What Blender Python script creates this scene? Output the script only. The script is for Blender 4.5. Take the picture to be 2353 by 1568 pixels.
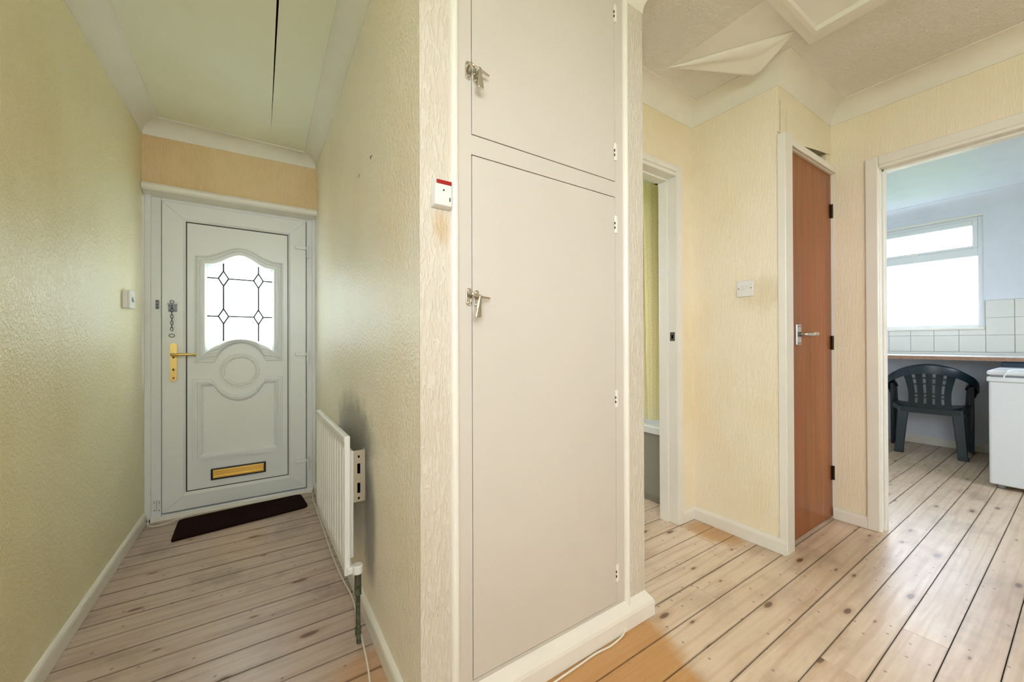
import bpy, bmesh, math, random
from mathutils import Vector, Matrix
from mathutils.geometry import tessellate_polygon
random.seed(7)
for o in list(bpy.data.objects): bpy.data.objects.remove(o)
scene = bpy.context.scene
COL = scene.collection
PI = math.pi

# ------------------------------------------------------------------ camera
cam_d = bpy.data.cameras.new('camera'); cam = bpy.data.objects.new('camera', cam_d); COL.objects.link(cam)
cam_d.sensor_width = 36.0; cam_d.lens = 874.76 / 2353 * 36.0; cam_d.clip_start = 0.02
yaw, pitch, roll = 0.57728, 0.003828, -0.003411
fw = Vector((math.sin(yaw), math.cos(yaw), 0)); rt = Vector((math.cos(yaw), -math.sin(yaw), 0)); up = Vector((0, 0, 1))
f2 = fw * math.cos(pitch) + up * math.sin(pitch); u2 = up * math.cos(pitch) - fw * math.sin(pitch)
r2 = rt * math.cos(roll) + u2 * math.sin(roll); u3 = u2 * math.cos(roll) - rt * math.sin(roll)
m = Matrix((r2, u3, -f2)).transposed().to_4x4(); m.translation = (0, 0, 1.03)
cam.matrix_world = m
scene.camera = cam

# ------------------------------------------------------------------ world, exposure
w = bpy.data.worlds.new('overcast_sky'); scene.world = w; w.use_nodes = True
bg = w.node_tree.nodes['Background']
bg.inputs[0].default_value = (0.785, 0.87, 1.0, 1); bg.inputs[1].default_value = 14.0
vs = scene.view_settings
vs.view_transform = 'Standard'; vs.look = 'None'; vs.exposure = 0.24; vs.gamma = 1.0; vs.use_curve_mapping = False

def portal(loc, sx, sz, d):
    l = bpy.data.lights.new('window_portal', 'AREA'); l.shape = 'RECTANGLE'; l.size = sx; l.size_y = sz; l.energy = 1
    l.cycles.is_portal = True
    o = bpy.data.objects.new('window_portal', l); COL.objects.link(o)
    o.location = loc; o.rotation_euler = Vector(d).to_track_quat('-Z', 'Y').to_euler()
portal((-0.12, 3.10, 1.27), 0.40, 0.75, (0, -1, 0))        # front door glass
portal((5.80, 1.02, 1.67), 0.95, 1.10, (-1, 0, 0))         # kitchen window
portal((3.65, -1.74, 1.57), 0.9, 1.24, (0, 1, 0))          # extra kitchen window, unseen, added for its light
portal((-0.09, -1.84, 1.80), 0.90, 0.95, (0, 1, 0))          # added rear window, unseen
portal((-0.72, -0.80, 1.575), 1.0, 1.15, (1, 0, 0))        # added side window, unseen
portal((1.75, 3.16, 1.60), 0.7, 1.2, (0, -1, 0))           # added bathroom window, unseen

# ------------------------------------------------------------------ key planes
XL = -0.576; YC = 0.944; YLIN = 2.925; YD = 2.98; XE = 1.21; YB = 1.295; XS = 2.11; YS = 0.845; XK = 2.785
XKW = 5.55; YR = -1.6; ZC = 2.38
def xR(y): return 0.333 + (0.303 - 0.333) * (y - YC) / (YLIN - YC)
def zH(y): return ZC if y < YC else 2.38 + (2.292 - 2.38) * (y - YC) / (YLIN - YC)

# ------------------------------------------------------------------ materials
MATS = {}
class NT:
    def __init__(s, name):
        s.m = bpy.data.materials.new(name); s.m.use_nodes = True; s.t = s.m.node_tree
        s.b = s.t.nodes['Principled BSDF']; s.out = s.t.nodes['Material Output']
        MATS[name] = s.m
    def n(s, typ, **kw):
        nd = s.t.nodes.new(typ)
        for k, v in kw.items():
            if k.startswith('i_'):
                key = k[2:]; key = int(key) if key.isdigit() else key
                nd.inputs[key].default_value = v
            else: setattr(nd, k, v)
        return nd
    def l(s, a, b): s.t.links.new(a, b)
    def pos(s, scale=(1, 1, 1), src='pos', loc=(0, 0, 0)):
        if src == 'pos': o = s.n('ShaderNodeNewGeometry').outputs['Position']
        else: o = s.n('ShaderNodeTexCoord').outputs[src]
        mp = s.n('ShaderNodeMapping'); mp.inputs['Scale'].default_value = scale; mp.inputs['Location'].default_value = loc
        s.l(o, mp.inputs['Vector']); return mp.outputs['Vector']
    def noise(s, vec, scale=1., detail=2., rough=.5, dist=0.):
        nd = s.n('ShaderNodeTexNoise'); nd.inputs['Scale'].default_value = scale; nd.inputs['Detail'].default_value = detail
        nd.inputs['Roughness'].default_value = rough; nd.inputs['Distortion'].default_value = dist
        s.l(vec, nd.inputs['Vector']); return nd.outputs['Fac']
    def ramp(s, fac, stops):
        nd = s.n('ShaderNodeValToRGB'); e = nd.color_ramp.elements
        while len(e) > 1: e.remove(e[-1])
        e[0].position = stops[0][0]; e[0].color = col4(stops[0][1])
        for p, c in stops[1:]:
            k = e.new(p); k.color = col4(c)
        s.l(fac, nd.inputs['Fac']); return nd.outputs['Color']
    def mix(s, fac, a, b, blend='MIX'):
        nd = s.n('ShaderNodeMix', data_type='RGBA', blend_type=blend)
        for i, v in ((0, fac), (6, a), (7, b)):
            if hasattr(v, 'is_linked') or hasattr(v, 'node'): s.l(v, nd.inputs[i])
            else: nd.inputs[i].default_value = v if i == 0 else col4(v)
        return nd.outputs[2]
    def math(s, op, a, b=None, c=None, clamp=False):
        nd = s.n('ShaderNodeMath', operation=op, use_clamp=clamp)
        for i, v in enumerate((a, b, c)):
            if v is None: continue
            if hasattr(v, 'node'): s.l(v, nd.inputs[i])
            else: nd.inputs[i].default_value = v
        return nd.outputs[0]
    def sstep(s, v, a, b):
        nd = s.n('ShaderNodeMapRange', interpolation_type='SMOOTHSTEP')
        s.l(v, nd.inputs[0]); nd.inputs[1].default_value = a; nd.inputs[2].default_value = b
        return nd.outputs[0]
    def bump(s, h, strength=.5, dist=.002, prev=None):
        nd = s.n('ShaderNodeBump'); nd.inputs['Strength'].default_value = strength; nd.inputs['Distance'].default_value = dist
        s.l(h, nd.inputs['Height'])
        if prev is not None: s.l(prev, nd.inputs['Normal'])
        s.l(nd.outputs['Normal'], s.b.inputs['Normal']); return nd.outputs['Normal']
    def base(s, c):
        if hasattr(c, 'node'): s.l(c, s.b.inputs['Base Color'])
        else: s.b.inputs['Base Color'].default_value = col4(c)
    def p(s, rough=.5, spec=.5, metal=0.):
        s.b.inputs['Roughness'].default_value = rough; s.b.inputs['Specular IOR Level'].default_value = spec; s.b.inputs['Metallic'].default_value = metal
def lin(c):
    c = c / 255.0
    return c / 12.92 if c <= .04045 else ((c + .055) / 1.055) ** 2.4
def col4(c):
    if isinstance(c, (int, float)): return (c, c, c, 1)
    return (c[0], c[1], c[2], 1)
def S(r, g, b): return (lin(r), lin(g), lin(b))

def simple(name, c, rough=.5, spec=.5, metal=0., var=.0, vscale=6., bump=None, bscale=200., bdist=.0005):
    t = NT(name); t.p(rough, spec, metal)
    if var:
        f = t.noise(t.pos(), vscale, 3., .6)
        d = tuple(x * (1 - var) for x in c)
        t.base(t.mix(t.sstep(f, .35, .68), c, d))
    else: t.base(c)
    if bump: t.bump(t.noise(t.pos(), bscale, 2.), bump, bdist)
    return t.m

def wallpaper(name, c, cd, kind, bstr=.55, rough=.55, stain=None, spec=.4):
    t = NT(name); t.p(rough, spec)
    big = t.noise(t.pos((1.2, 1.2, .8)), 1.6, 4., .6)
    colr = t.mix(t.sstep(big, .42, .72), c, cd)
    if kind == 'fibre':
        v = t.pos((1, 1, .13)); h = t.noise(v, 150., 2.5, .55, .4)
        h = t.sstep(h, .38, .66); dist = .0016
    elif kind == 'heavy':
        v = t.pos((1, 1, .22)); h = t.noise(v, 120., 1.5, .5, .9)
        h = t.sstep(h, .42, .60); dist = .0026
    else:   # stipple
        v = t.pos((1, 1, .8)); h = t.noise(v, 105., 2.5, .6)
        h = t.sstep(h, .35, .7); dist = .0016
    colr = t.mix(t.math('MULTIPLY', h, .10), colr, (1, 1, 1))
    if stain: colr = stain(t, colr)
    t.base(colr); t.bump(h, bstr, dist)
    return t.m
def blob(t, centre, radii, lo=.75, hi=1.15, nz=.35, nscale=9.):
    g = t.n('ShaderNodeNewGeometry').outputs['Position']
    mp = t.n('ShaderNodeMapping', vector_type='POINT')
    mp.inputs['Location'].default_value = tuple(-c / r for c, r in zip(centre, radii)); mp.inputs['Scale'].default_value = tuple(1 / r for r in radii)
    t.l(g, mp.inputs['Vector'])
    ln = t.n('ShaderNodeVectorMath', operation='LENGTH'); t.l(mp.outputs[0], ln.inputs[0])
    nn = t.noise(t.pos(), nscale, 3., .6)
    d = t.math('MULTIPLY_ADD', t.math('SUBTRACT', nn, .5), nz * 2, ln.outputs['Value'])
    return t.math('SUBTRACT', 1.0, t.sstep(d, lo, hi))
CREAM = S(248, 235, 207); CREAMD = S(243, 225, 187)
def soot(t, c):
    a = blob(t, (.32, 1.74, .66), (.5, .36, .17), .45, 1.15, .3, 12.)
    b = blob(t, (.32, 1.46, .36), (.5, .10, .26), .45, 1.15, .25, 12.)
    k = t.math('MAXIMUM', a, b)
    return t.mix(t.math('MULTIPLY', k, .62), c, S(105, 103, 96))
def switch_grime(t, c):
    a = blob(t, (2.11, .93, 1.27), (.5, .15, .10), .4, 1.2, .5, 14.)
    return t.mix(t.math('MULTIPLY', a, .25), c, S(190, 160, 100))
def alarm_stain(t, c):
    a = blob(t, (.392, .944, 1.335), (.032, .5, .062), .3, 1.1, .35, 60.)
    return t.mix(t.math('MULTIPLY', a, .55), c, S(200, 165, 105))
wallpaper('paper_hall', S(244, 235, 193), S(237, 225, 175), 'stipple', .95, .38)
wallpaper('paper_hall_right', S(251, 241, 217), S(247, 232, 200), 'stipple', .95, .38, soot)
wallpaper('paper_lintel', S(233, 205, 154), S(222, 190, 134), 'fibre', .4)
wallpaper('paper', CREAM, CREAMD, 'fibre', .5)
wallpaper('paper_switch', CREAM, CREAMD, 'fibre', .5, .55, switch_grime)
wallpaper('paper_heavy', S(217, 207, 190), S(212, 199, 177), 'heavy', .6, .55, alarm_stain)
wallpaper('kitchen_paint', S(231, 235, 243), S(225, 229, 238), 'stipple', .08)
wallpaper('bath_paint', S(235, 228, 205), S(226, 218, 190), 'stipple', .1)
simple('gloss_white', S(243, 238, 226), .28, .5, var=.04, vscale=3.)
simple('cupboard_paint', S(214, 206, 194), .42, .45, var=.035, vscale=2.)
simple('upvc', S(238, 241, 240), .25, .5)
simple('white_plastic', S(236, 234, 228), .3, .5)
simple('coving_paint', S(243, 238, 224), .6, .3, var=.05, vscale=2.5)
simple('dark_gap', S(62, 48, 34), .9, .1)
simple('void', S(12, 10, 8), .95, .0)
simple('black_trim', S(22, 20, 20), .35)
simple('brass', S(214, 176, 92), .30, .5, 1.)
simple('brass_satin', S(212, 184, 112), .35, .5, 1.)
simple('chrome', S(210, 205, 196), .14, .5, 1.)
simple('dull_metal', S(105, 108, 108), .35, .5, 1.)
simple('aluminium', S(215, 213, 208), .32, .5, 1.)
simple('dark_hinge', S(70, 50, 34), .4, .5, .7)
simple('lead', S(45, 46, 48), .5, .5, .3)
simple('red_plastic', S(165, 26, 24), .3)
simple('verdigris', S(108, 112, 96), .5, .4, .5, var=.6, vscale=60.)
simple('cable_white', S(236, 230, 216), .4)
simple('mat_brown', S(46, 22, 16), .95, .1, var=.35, vscale=90., bump=.9, bscale=900., bdist=.004)
simple('chair_green', S(23, 42, 50), .34, .5)
simple('freezer_white', S(232, 236, 240), .25, .5)
simple('rubber_grey', S(150, 154, 158), .6)
simple('tile_white', S(232, 231, 224), .12, .5, var=.02)
simple('grout', S(186, 182, 172), .8)
simple('laminate', S(226, 226, 222), .25)
simple('chipboard', S(176, 140, 118), .8, .2, var=.25, vscale=40.)
simple('navy_panel', S(56, 76, 96), .4)
simple('bath_panel', S(148, 146, 134), .4, .4)
simple('bath_white', S(228, 230, 226), .12)
simple('orange_plastic', S(214, 128, 90), .4)
simple('dark_cloth', S(52, 54, 50), .8)
simple('grass', S(74, 116, 40), .95, .1, var=.4, vscale=5.)
simple('render_wall', S(200, 190, 170), .9)
simple('plaster', S(253, 250, 243), .7, .2, var=.06, vscale=5.)
simple('paper_back', S(252, 248, 238), .65, .2, var=.03, vscale=8.)
simple('roof_dark', S(60, 55, 50), .9)
simple('bulb_cord', S(235, 232, 225), .5)
t = NT('ceiling_artex'); t.p(.75, .25)
v = t.pos(); big = t.noise(v, 1.4, 3., .6)
h = t.sstep(t.noise(v, 60., 3., .55, 1.4), .38, .66)
t.base(t.mix(t.sstep(big, .4, .75), S(249, 246, 238), S(244, 239, 227))); t.bump(h, .6, .005)
t = NT('ceiling_hall'); t.p(.7, .25)
v = t.pos(); big = t.noise(v, 1.2, 3., .6); h = t.noise(v, 90., 2., .5)
t.base(t.mix(t.sstep(big, .35, .75), S(246, 247, 224), S(240, 237, 208))); t.bump(h, .15, .001)
# glass
t = NT('window_glass')
tr = t.n('ShaderNodeBsdfTransparent'); gl = t.n('ShaderNodeBsdfGlossy'); gl.inputs['Roughness'].default_value = .02
mx = t.n('ShaderNodeMixShader'); mx.inputs[0].default_value = .05
t.l(tr.outputs[0], mx.inputs[1]); t.l(gl.outputs[0], mx.inputs[2]); t.l(mx.outputs[0], t.out.inputs['Surface'])
t = NT('obscured_glass')
tr = t.n('ShaderNodeBsdfTransparent'); tl = t.n('ShaderNodeBsdfTranslucent'); tl.inputs[0].default_value = (.94, .96, .95, 1); tr.inputs[0].default_value = (.94, .96, .95, 1)
mx = t.n('ShaderNodeMixShader'); mx.inputs[0].default_value = .94
t.l(tr.outputs[0], mx.inputs[1]); t.l(tl.outputs[0], mx.inputs[2]); t.l(mx.outputs[0], t.out.inputs['Surface'])
# curtain: cloth with small printed dots
t = NT('dotted_curtain')
v = t.pos((1, 1, 1))
vo = t.n('ShaderNodeTexVoronoi', feature='F1', voronoi_dimensions='2D'); vo.inputs['Scale'].default_value = 85.; vo.inputs['Randomness'].default_value = .25
sx = t.n('ShaderNodeSeparateXYZ'); t.l(t.pos(), sx.inputs[0]); cx_ = t.n('ShaderNodeCombineXYZ'); t.l(sx.outputs[1], cx_.inputs[0]); t.l(sx.outputs[2], cx_.inputs[1])
t.l(cx_.outputs[0], vo.inputs['Vector'])
dot = t.math('SUBTRACT', 1., t.sstep(vo.outputs['Distance'], .12, .20))
c = t.mix(t.math('MULTIPLY', dot, .5), S(252, 244, 204), S(160, 146, 84))
df = t.n('ShaderNodeBsdfDiffuse'); tl = t.n('ShaderNodeBsdfTranslucent'); mx = t.n('ShaderNodeMixShader'); mx.inputs[0].default_value = .3
t.l(c, df.inputs[0]); t.l(c, tl.inputs[0]); t.l(df.outputs[0], mx.inputs[1]); t.l(tl.outputs[0], mx.inputs[2]); t.l(mx.outputs[0], t.out.inputs['Surface'])
# veneer
t = NT('veneer'); t.p(.3, .35)
v = t.pos((1, 1, .035)); g1 = t.noise(v, 55., 4., .6, .3); g2 = t.noise(t.pos((1, 1, .06)), 7., 3., .5, .5)
c = t.mix(t.sstep(g1, .3, .7), S(156, 92, 38), S(130, 70, 25)); c = t.mix(t.sstep(g2, .45, .7), c, S(152, 78, 36))
t.base(c)
# boards
def boards(name, pale, mid, dirty, grime, old=True, edge=.38):
    t = NT(name)
    oi = t.n('ShaderNodeObjectInfo').outputs['Random']
    g = t.n('ShaderNodeNewGeometry').outputs['Position']
    cb = t.n('ShaderNodeCombineXYZ'); t.l(t.math('MULTIPLY', oi, 37.), cb.inputs[0]); t.l(t.math('MULTIPLY', oi, 91.), cb.inputs[1])
    ad = t.n('ShaderNodeVectorMath', operation='ADD'); t.l(g, ad.inputs[0]); t.l(cb.outputs[0], ad.inputs[1])
    def mp(s):
        q = t.n('ShaderNodeMapping'); q.inputs['Scale'].default_value = s; t.l(ad.outputs[0], q.inputs['Vector']); return q.outputs[0]
    fine = t.noise(mp((2.4, 55., 1.)), 1.6, 4., .6)
    wv = t.n('ShaderNodeTexWave', wave_type='BANDS', bands_direction='Y'); wv.inputs['Scale'].default_value = 5.; wv.inputs['Distortion'].default_value = 9.
    wv.inputs['Detail'].default_value = 2.5; wv.inputs['Detail Scale'].default_value = 1.2; t.l(mp((.10, 1.3, 1.)), wv.inputs['Vector'])
    tone = t.noise(mp((.5, .5, .5)), 1.3, 2.)
    blot = t.noise(mp((1.2, 5., 1.)), 3., 4., .65)
    c = t.mix(t.math('MULTIPLY', t.sstep(fine, .3, .72), .40), pale, mid); c = t.mix(t.math('MULTIPLY', t.sstep(blot, .45, .75), .5), c, dirty)
    c = t.mix(t.math('MULTIPLY', t.sstep(wv.outputs['Fac'], .70, .98), .26), c, dirty)
    c = t.mix(t.math('MULTIPLY', oi, .28), c, mid)
    # knots
    vo = t.n('ShaderNodeTexVoronoi', feature='F1', voronoi_dimensions='2D'); vo.inputs['Scale'].default_value = 1.; vo.inputs['Randomness'].default_value = .9
    t.l(mp((3.6, 10., 0.)), vo.inputs['Vector'])
    sp = t.n('ShaderNodeSeparateColor'); t.l(vo.outputs['Color'], sp.inputs[0])
    size = t.math('MULTIPLY_ADD', sp.outputs[1], .085, .03)
    nz = t.noise(mp((1, 1, 1)), 45., 2.)
    kd = t.math('DIVIDE', t.math('MULTIPLY_ADD', nz, .03, vo.outputs['Distance']), size)
    kn = t.math('MULTIPLY', t.math('SUBTRACT', 1., t.sstep(kd, .75, 1.35)), t.math('GREATER_THAN', sp.outputs[0], .60))
    halo = t.math('MULTIPLY', t.math('SUBTRACT', 1., t.sstep(kd, 1., 2.8)), t.math('GREATER_THAN', sp.outputs[0], .60))
    c = t.mix(t.math('MULTIPLY', halo, .35), c, S(168, 116, 72))
    c = t.mix(t.math('MULTIPLY', kn, .8), c, S(78, 52, 34))
    # small nicks and nail heads
    vo2 = t.n('ShaderNodeTexVoronoi', feature='F1', voronoi_dimensions='2D'); vo2.inputs['Scale'].default_value = 1.; t.l(mp((14., 16., 0.)), vo2.inputs['Vector'])
    sp2 = t.n('ShaderNodeSeparateColor'); t.l(vo2.outputs['Color'], sp2.inputs[0])
    nk = t.math('MULTIPLY', t.math('LESS_THAN', vo2.outputs['Distance'], .07), t.math('GREATER_THAN', sp2.outputs[0], .72))
    c = t.mix(t.math('MULTIPLY', nk, .55), c, S(92, 66, 48))
    # dirt patches
    d = t.sstep(t.noise(t.pos(), 3.2, 4., .62), .50, .72)
    c = t.mix(t.math('MULTIPLY', d, grime), c, S(120, 100, 84))
    # old varnish that was never sanded off
    sx = t.n('ShaderNodeSeparateXYZ'); t.l(g, sx.inputs[0])
    ed = t.math('MULTIPLY_ADD', sx.outputs[1], -.33, sx.outputs[0]); ed = t.math('MULTIPLY_ADD', t.noise(t.pos(), 9., 3.), .12, ed)
    va = t.math('SUBTRACT', 1., t.sstep(ed, .925, .99)) if old else blob(t, (.2, .9, 0), (.1, .1, 1.))
    vb = blob(t, (2.03, 1.13, 0), (.11, .15, 1.), .6, 1.1, .25, 10.)
    vc = blob(t, (.30, 1.2, 0), (.2, .16, 1.), .5, 1.1, .3, 8.)
    va = t.math('MAXIMUM', va, t.math('MAXIMUM', t.math('MULTIPLY', vb, .8), t.math('MULTIPLY', vc, .6)))
    c = t.mix(t.math('MULTIPLY', va, .78), c, t.mix(fine, S(214, 158, 82), S(186, 122, 52)))
    gen = t.n('ShaderNodeSeparateXYZ'); t.l(t.n('ShaderNodeTexCoord').outputs['Generated'], gen.inputs[0])
    eg = t.math('ABSOLUTE', t.math('SUBTRACT', gen.outputs[1], .5)); eg = t.math('MULTIPLY_ADD', t.noise(mp((6., 1., 1.)), 3., 2.), .03, eg)
    c = t.mix(t.math('MULTIPLY', t.sstep(eg, .472, .518), edge), c, S(92, 70, 50))      # dirt packed along the joints
    t.base(c); t.p(.36, .62)
    t.l(t.math('MULTIPLY_ADD', fine, .20, .26), t.b.inputs['Roughness'])
    t.bump(fine, .12, .001)
boards('boards', S(226, 204, 178), S(206, 176, 142), S(176, 138, 104), .30)
boards('boards_hall', S(204, 184, 168), S(184, 158, 140), S(150, 120, 100), .5, False, .5)

# ------------------------------------------------------------------ mesh helpers
class MB:
    def __init__(s): s.v = []; s.f = []; s.sm = []
    def add(s, vs, fs, smooth=False):
        b = len(s.v); s.v += [tuple(q) for q in vs]
        for f in fs: s.f.append([b + i for i in f]); s.sm.append(smooth)
        return s
    def box(s, x0, x1, y0, y1, z0, z1):
        if x0 > x1: x0, x1 = x1, x0
        if y0 > y1: y0, y1 = y1, y0
        if z0 > z1: z0, z1 = z1, z0
        return s.add([(x0, y0, z0), (x1, y0, z0), (x1, y1, z0), (x0, y1, z0), (x0, y0, z1), (x1, y0, z1), (x1, y1, z1), (x0, y1, z1)],
                     [(0, 3, 2, 1), (4, 5, 6, 7), (0, 1, 5, 4), (1, 2, 6, 5), (2, 3, 7, 6), (3, 0, 4, 7)])
    def hexa(s, a, b):
        """two quads a (4 pts) and b (4 pts) joined"""
        return s.add(list(a) + list(b), [(0, 3, 2, 1), (4, 5, 6, 7), (0, 1, 5, 4), (1, 2, 6, 5), (2, 3, 7, 6), (3, 0, 4, 7)])
    def prism(s, poly, vec, smooth=False):
        n = len(poly); vec = Vector(vec); a = [Vector(q) for q in poly]; b = [q + vec for q in a]
        base = len(s.v); s.v += [tuple(q) for q in a + b]
        tris = tessellate_polygon([a])
        for tr in tris:
            s.f.append([base + i for i in tr]); s.sm.append(False)
            s.f.append([base + n + i for i in reversed(tr)]); s.sm.append(False)
        for i in range(n):
            j = (i + 1) % n; s.f.append([base + i, base + j, base + n + j, base + n + i]); s.sm.append(smooth)
        return s
    def tube(s, pts, r, n=8, caps=True, closed=False):
        pts = [Vector(p) for p in pts]; m = len(pts); rs = r if isinstance(r, (list, tuple)) else [r] * m
        base = len(s.v); prevN = None
        for i, p in enumerate(pts):
            if closed: d = pts[(i + 1) % m] - pts[i - 1]
            else: d = pts[min(i + 1, m - 1)] - pts[max(i - 1, 0)]
            d.normalize()
            if prevN is None:
                a = Vector((0, 0, 1)) if abs(d.z) < .9 else Vector((1, 0, 0)); N = d.cross(a).normalized()
            else: N = (prevN - d * prevN.dot(d)).normalized()
            prevN = N; B = d.cross(N)
            for k in range(n):
                an = 2 * PI * k / n; s.v.append(tuple(p + (N * math.cos(an) + B * math.sin(an)) * rs[i]))
        for i in range(m if closed else m - 1):
            i2 = (i + 1) % m
            for k in range(n):
                k2 = (k + 1) % n; s.f.append([base + i * n + k, base + i * n + k2, base + i2 * n + k2, base + i2 * n + k]); s.sm.append(True)
        if caps and not closed:
            s.f.append([base + k for k in range(n)][::-1]); s.sm.append(False)
            s.f.append([base + (m - 1) * n + k for k in range(n)]); s.sm.append(False)
        return s
    def cyl(s, a, b, r, n=16, r2=None): return s.tube([a, b], [r, r if r2 is None else r2], n)
    def loft(s, rings, closed_u=True, cap0=False, cap1=False, smooth=False):
        n = len(rings[0]); base = len(s.v)
        for r in rings: s.v += [tuple(q) for q in r]
        for i in range(len(rings) - 1):
            for k in range(n if closed_u else n - 1):
                k2 = (k + 1) % n; s.f.append([base + i * n + k, base + i * n + k2, base + (i + 1) * n + k2, base + (i + 1) * n + k]); s.sm.append(smooth)
        if cap0: s.f.append([base + k for k in range(n)][::-1]); s.sm.append(False)
        if cap1: s.f.append([base + (len(rings) - 1) * n + k for k in range(n)]); s.sm.append(False)
        return s
    def holed(s, outer, inner, P):
        """flat face with a hole; P maps 2D to 3D"""
        loops = [[Vector((a, b, 0)) for a, b in outer], [Vector((a, b, 0)) for a, b in inner]]
        allp = list(outer) + list(inner); base = len(s.v); s.v += [tuple(P(a, b)) for a, b in allp]
        for tr in tessellate_polygon(loops): s.f.append([base + i for i in tr]); s.sm.append(False)
        return s
def finish(o, kind=None, label=None, cat=None, group=None):
    if kind: o['kind'] = kind
    if label: o['label'] = label
    if cat: o['category'] = cat
    if group: o['group'] = group
    return o
def obj(name, mb, mat, parent=None, local=False, bevel=0, bseg=2, solid=0, kind=None, label=None, cat=None, group=None, recalc=True):
    me = bpy.data.meshes.new(name)
    vs = mb.v; loc = Vector((0, 0, 0))
    if parent is None:
        xs = [q[0] for q in vs]; ys = [q[1] for q in vs]; zs = [q[2] for q in vs]
        loc = Vector(((min(xs) + max(xs)) / 2, (min(ys) + max(ys)) / 2, min(zs)))
        vs = [(a - loc.x, b - loc.y, c - loc.z) for a, b, c in vs]
    me.from_pydata(vs, [], mb.f)
    if recalc:
        bm = bmesh.new(); bm.from_mesh(me); bmesh.ops.recalc_face_normals(bm, faces=bm.faces)
        bm.to_mesh(me); bm.free()
    me.polygons.foreach_set('use_smooth', mb.sm); me.update()
    if any(mb.sm): me.set_sharp_from_angle(angle=math.radians(40))
    me.materials.append(MATS[mat])
    o = bpy.data.objects.new(name, me); COL.objects.link(o); o.location = loc
    if parent is not None:
        o.parent = parent
        if not local: o.matrix_parent_inverse = WM[parent.name].inverted()
        WM[o.name] = Matrix.Identity(4) if not local else WM[parent.name].copy()
    else: WM[o.name] = Matrix.Translation(loc)
    if parent is not None and not local:
        WM[o.name] = Matrix.Identity(4)
    if solid:
        md = o.modifiers.new('solid', 'SOLIDIFY'); md.thickness = solid; md.offset = 0
    if bevel:
        md = o.modifiers.new('bevel', 'BEVEL'); md.width = bevel; md.segments = bseg; md.limit_method = 'ANGLE'; md.angle_limit = math.radians(40)
    return finish(o, kind, label, cat, group)
WM = {}
def empty(name, loc, rz=0, **kw):
    o = bpy.data.objects.new(name, None); COL.objects.link(o); o.location = loc; o.rotation_euler = (0, 0, rz); o.empty_display_size = .05
    WM[o.name] = Matrix.Translation(loc) @ Matrix.Rotation(rz, 4, 'Z')
    return finish(o, **kw)
def copy_of(o, parent, dv=(0, 0, 0), name=None):
    """a copy of a part (shared mesh) moved by dv, under parent"""
    c = o.copy(); COL.objects.link(c)
    c.parent = parent; c.matrix_parent_inverse = WM[parent.name].inverted()
    c.location = Vector(o.location) + Vector(dv); WM[c.name] = Matrix.Translation(dv)
    return c
def box(name, x0, x1, y0, y1, z0, z1, mat, parent=None, **kw):
    return obj(name, MB().box(x0, x1, y0, y1, z0, z1), mat, parent, **kw)
def smooth_path(pts, n=6):
    P = [Vector(p) for p in pts]; P = [P[0] * 2 - P[1]] + P + [P[-1] * 2 - P[-2]]; out = []
    for i in range(1, len(P) - 2):
        for k in range(n):
            u = k / n; a, b, c, d = P[i - 1:i + 3]
            out.append(.5 * ((2 * b) + (c - a) * u + (2 * a - 5 * b + 4 * c - d) * u * u + (3 * b - a - 3 * c + d) * u ** 3))
    out.append(P[-2]); return out

# ================================================================== STRUCTURE
# ---- ground outside
obj('ground', MB().add([(-14, -14, -.35), (18, -14, -.35), (18, 16, -.35), (-14, 16, -.35)], [(0, 1, 2, 3)]), 'grass', kind='structure')
# ---- floor with individual boards
floor = box('floor', -.80, 5.80, -1.85, 3.20, -.14, -.028, 'dark_gap', kind='structure')
def plank(x0, x1, y0, y1, mat):
    g = .0020 if mat == 'boards_hall' else .0015; dz = random.uniform(-.0012, .0008)
    obj('floorboard', MB().box(x0 + .001, x1 - .001, y0 + g, y1 - g, -.027, dz), mat, floor)
JOISTS = [0.72, 1.12, 1.52, 1.92, 2.32, 2.72, 3.12, 3.52, 3.92, 4.32, 4.72, 5.12]
k = 0; y = 1.249 - .1085 * 27
while y < 2.95:
    y1 = min(y + .1085, 2.965)
    if y1 > -1.6: plank(XL - .0, .345, max(y, -1.6), y1, 'boards_hall')
    y += .1085
y = .833 - .1117 * 22; cuts = {}
r = 0
while y < 3.0:
    y1 = y + .1117
    lo = .345 if y < YC - .02 else XE + .0
    hi = XKW if y1 < 1.95 else 2.95
    js = [lo]
    if hi > 3:
        c = [j for j in JOISTS if lo + .5 < j < hi - .5]; a = random.choice(c); js.append(a)
        b = [j for j in c if abs(j - a) > 1.2]
        if b and random.random() < .6: js.append(random.choice(b))
    js.append(hi); js.sort()
    for a, b in zip(js, js[1:]): plank(a, b, max(y, -1.6), min(y1, 3.0), 'boards')
    y = y1; r += 1

# ---- walls (room faces on the key planes)
st = dict(kind='structure')
LW0, LW1, LWZ0, LWZ1 = -1.30, -.30, 1.08, 2.15      # opening for the added side window, unseen
mb = MB(); mb.box(XL - .12, XL, LW1, YD + .16, -.03, 2.5); mb.box(XL - .12, XL, YR - .2, LW0, -.03, 2.5); mb.box(XL - .12, XL, LW0, LW1, -.03, LWZ0); mb.box(XL - .12, XL, LW0, LW1, LWZ1, 2.5)
obj('wall_hall_left', mb, 'paper_hall', **st)
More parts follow.
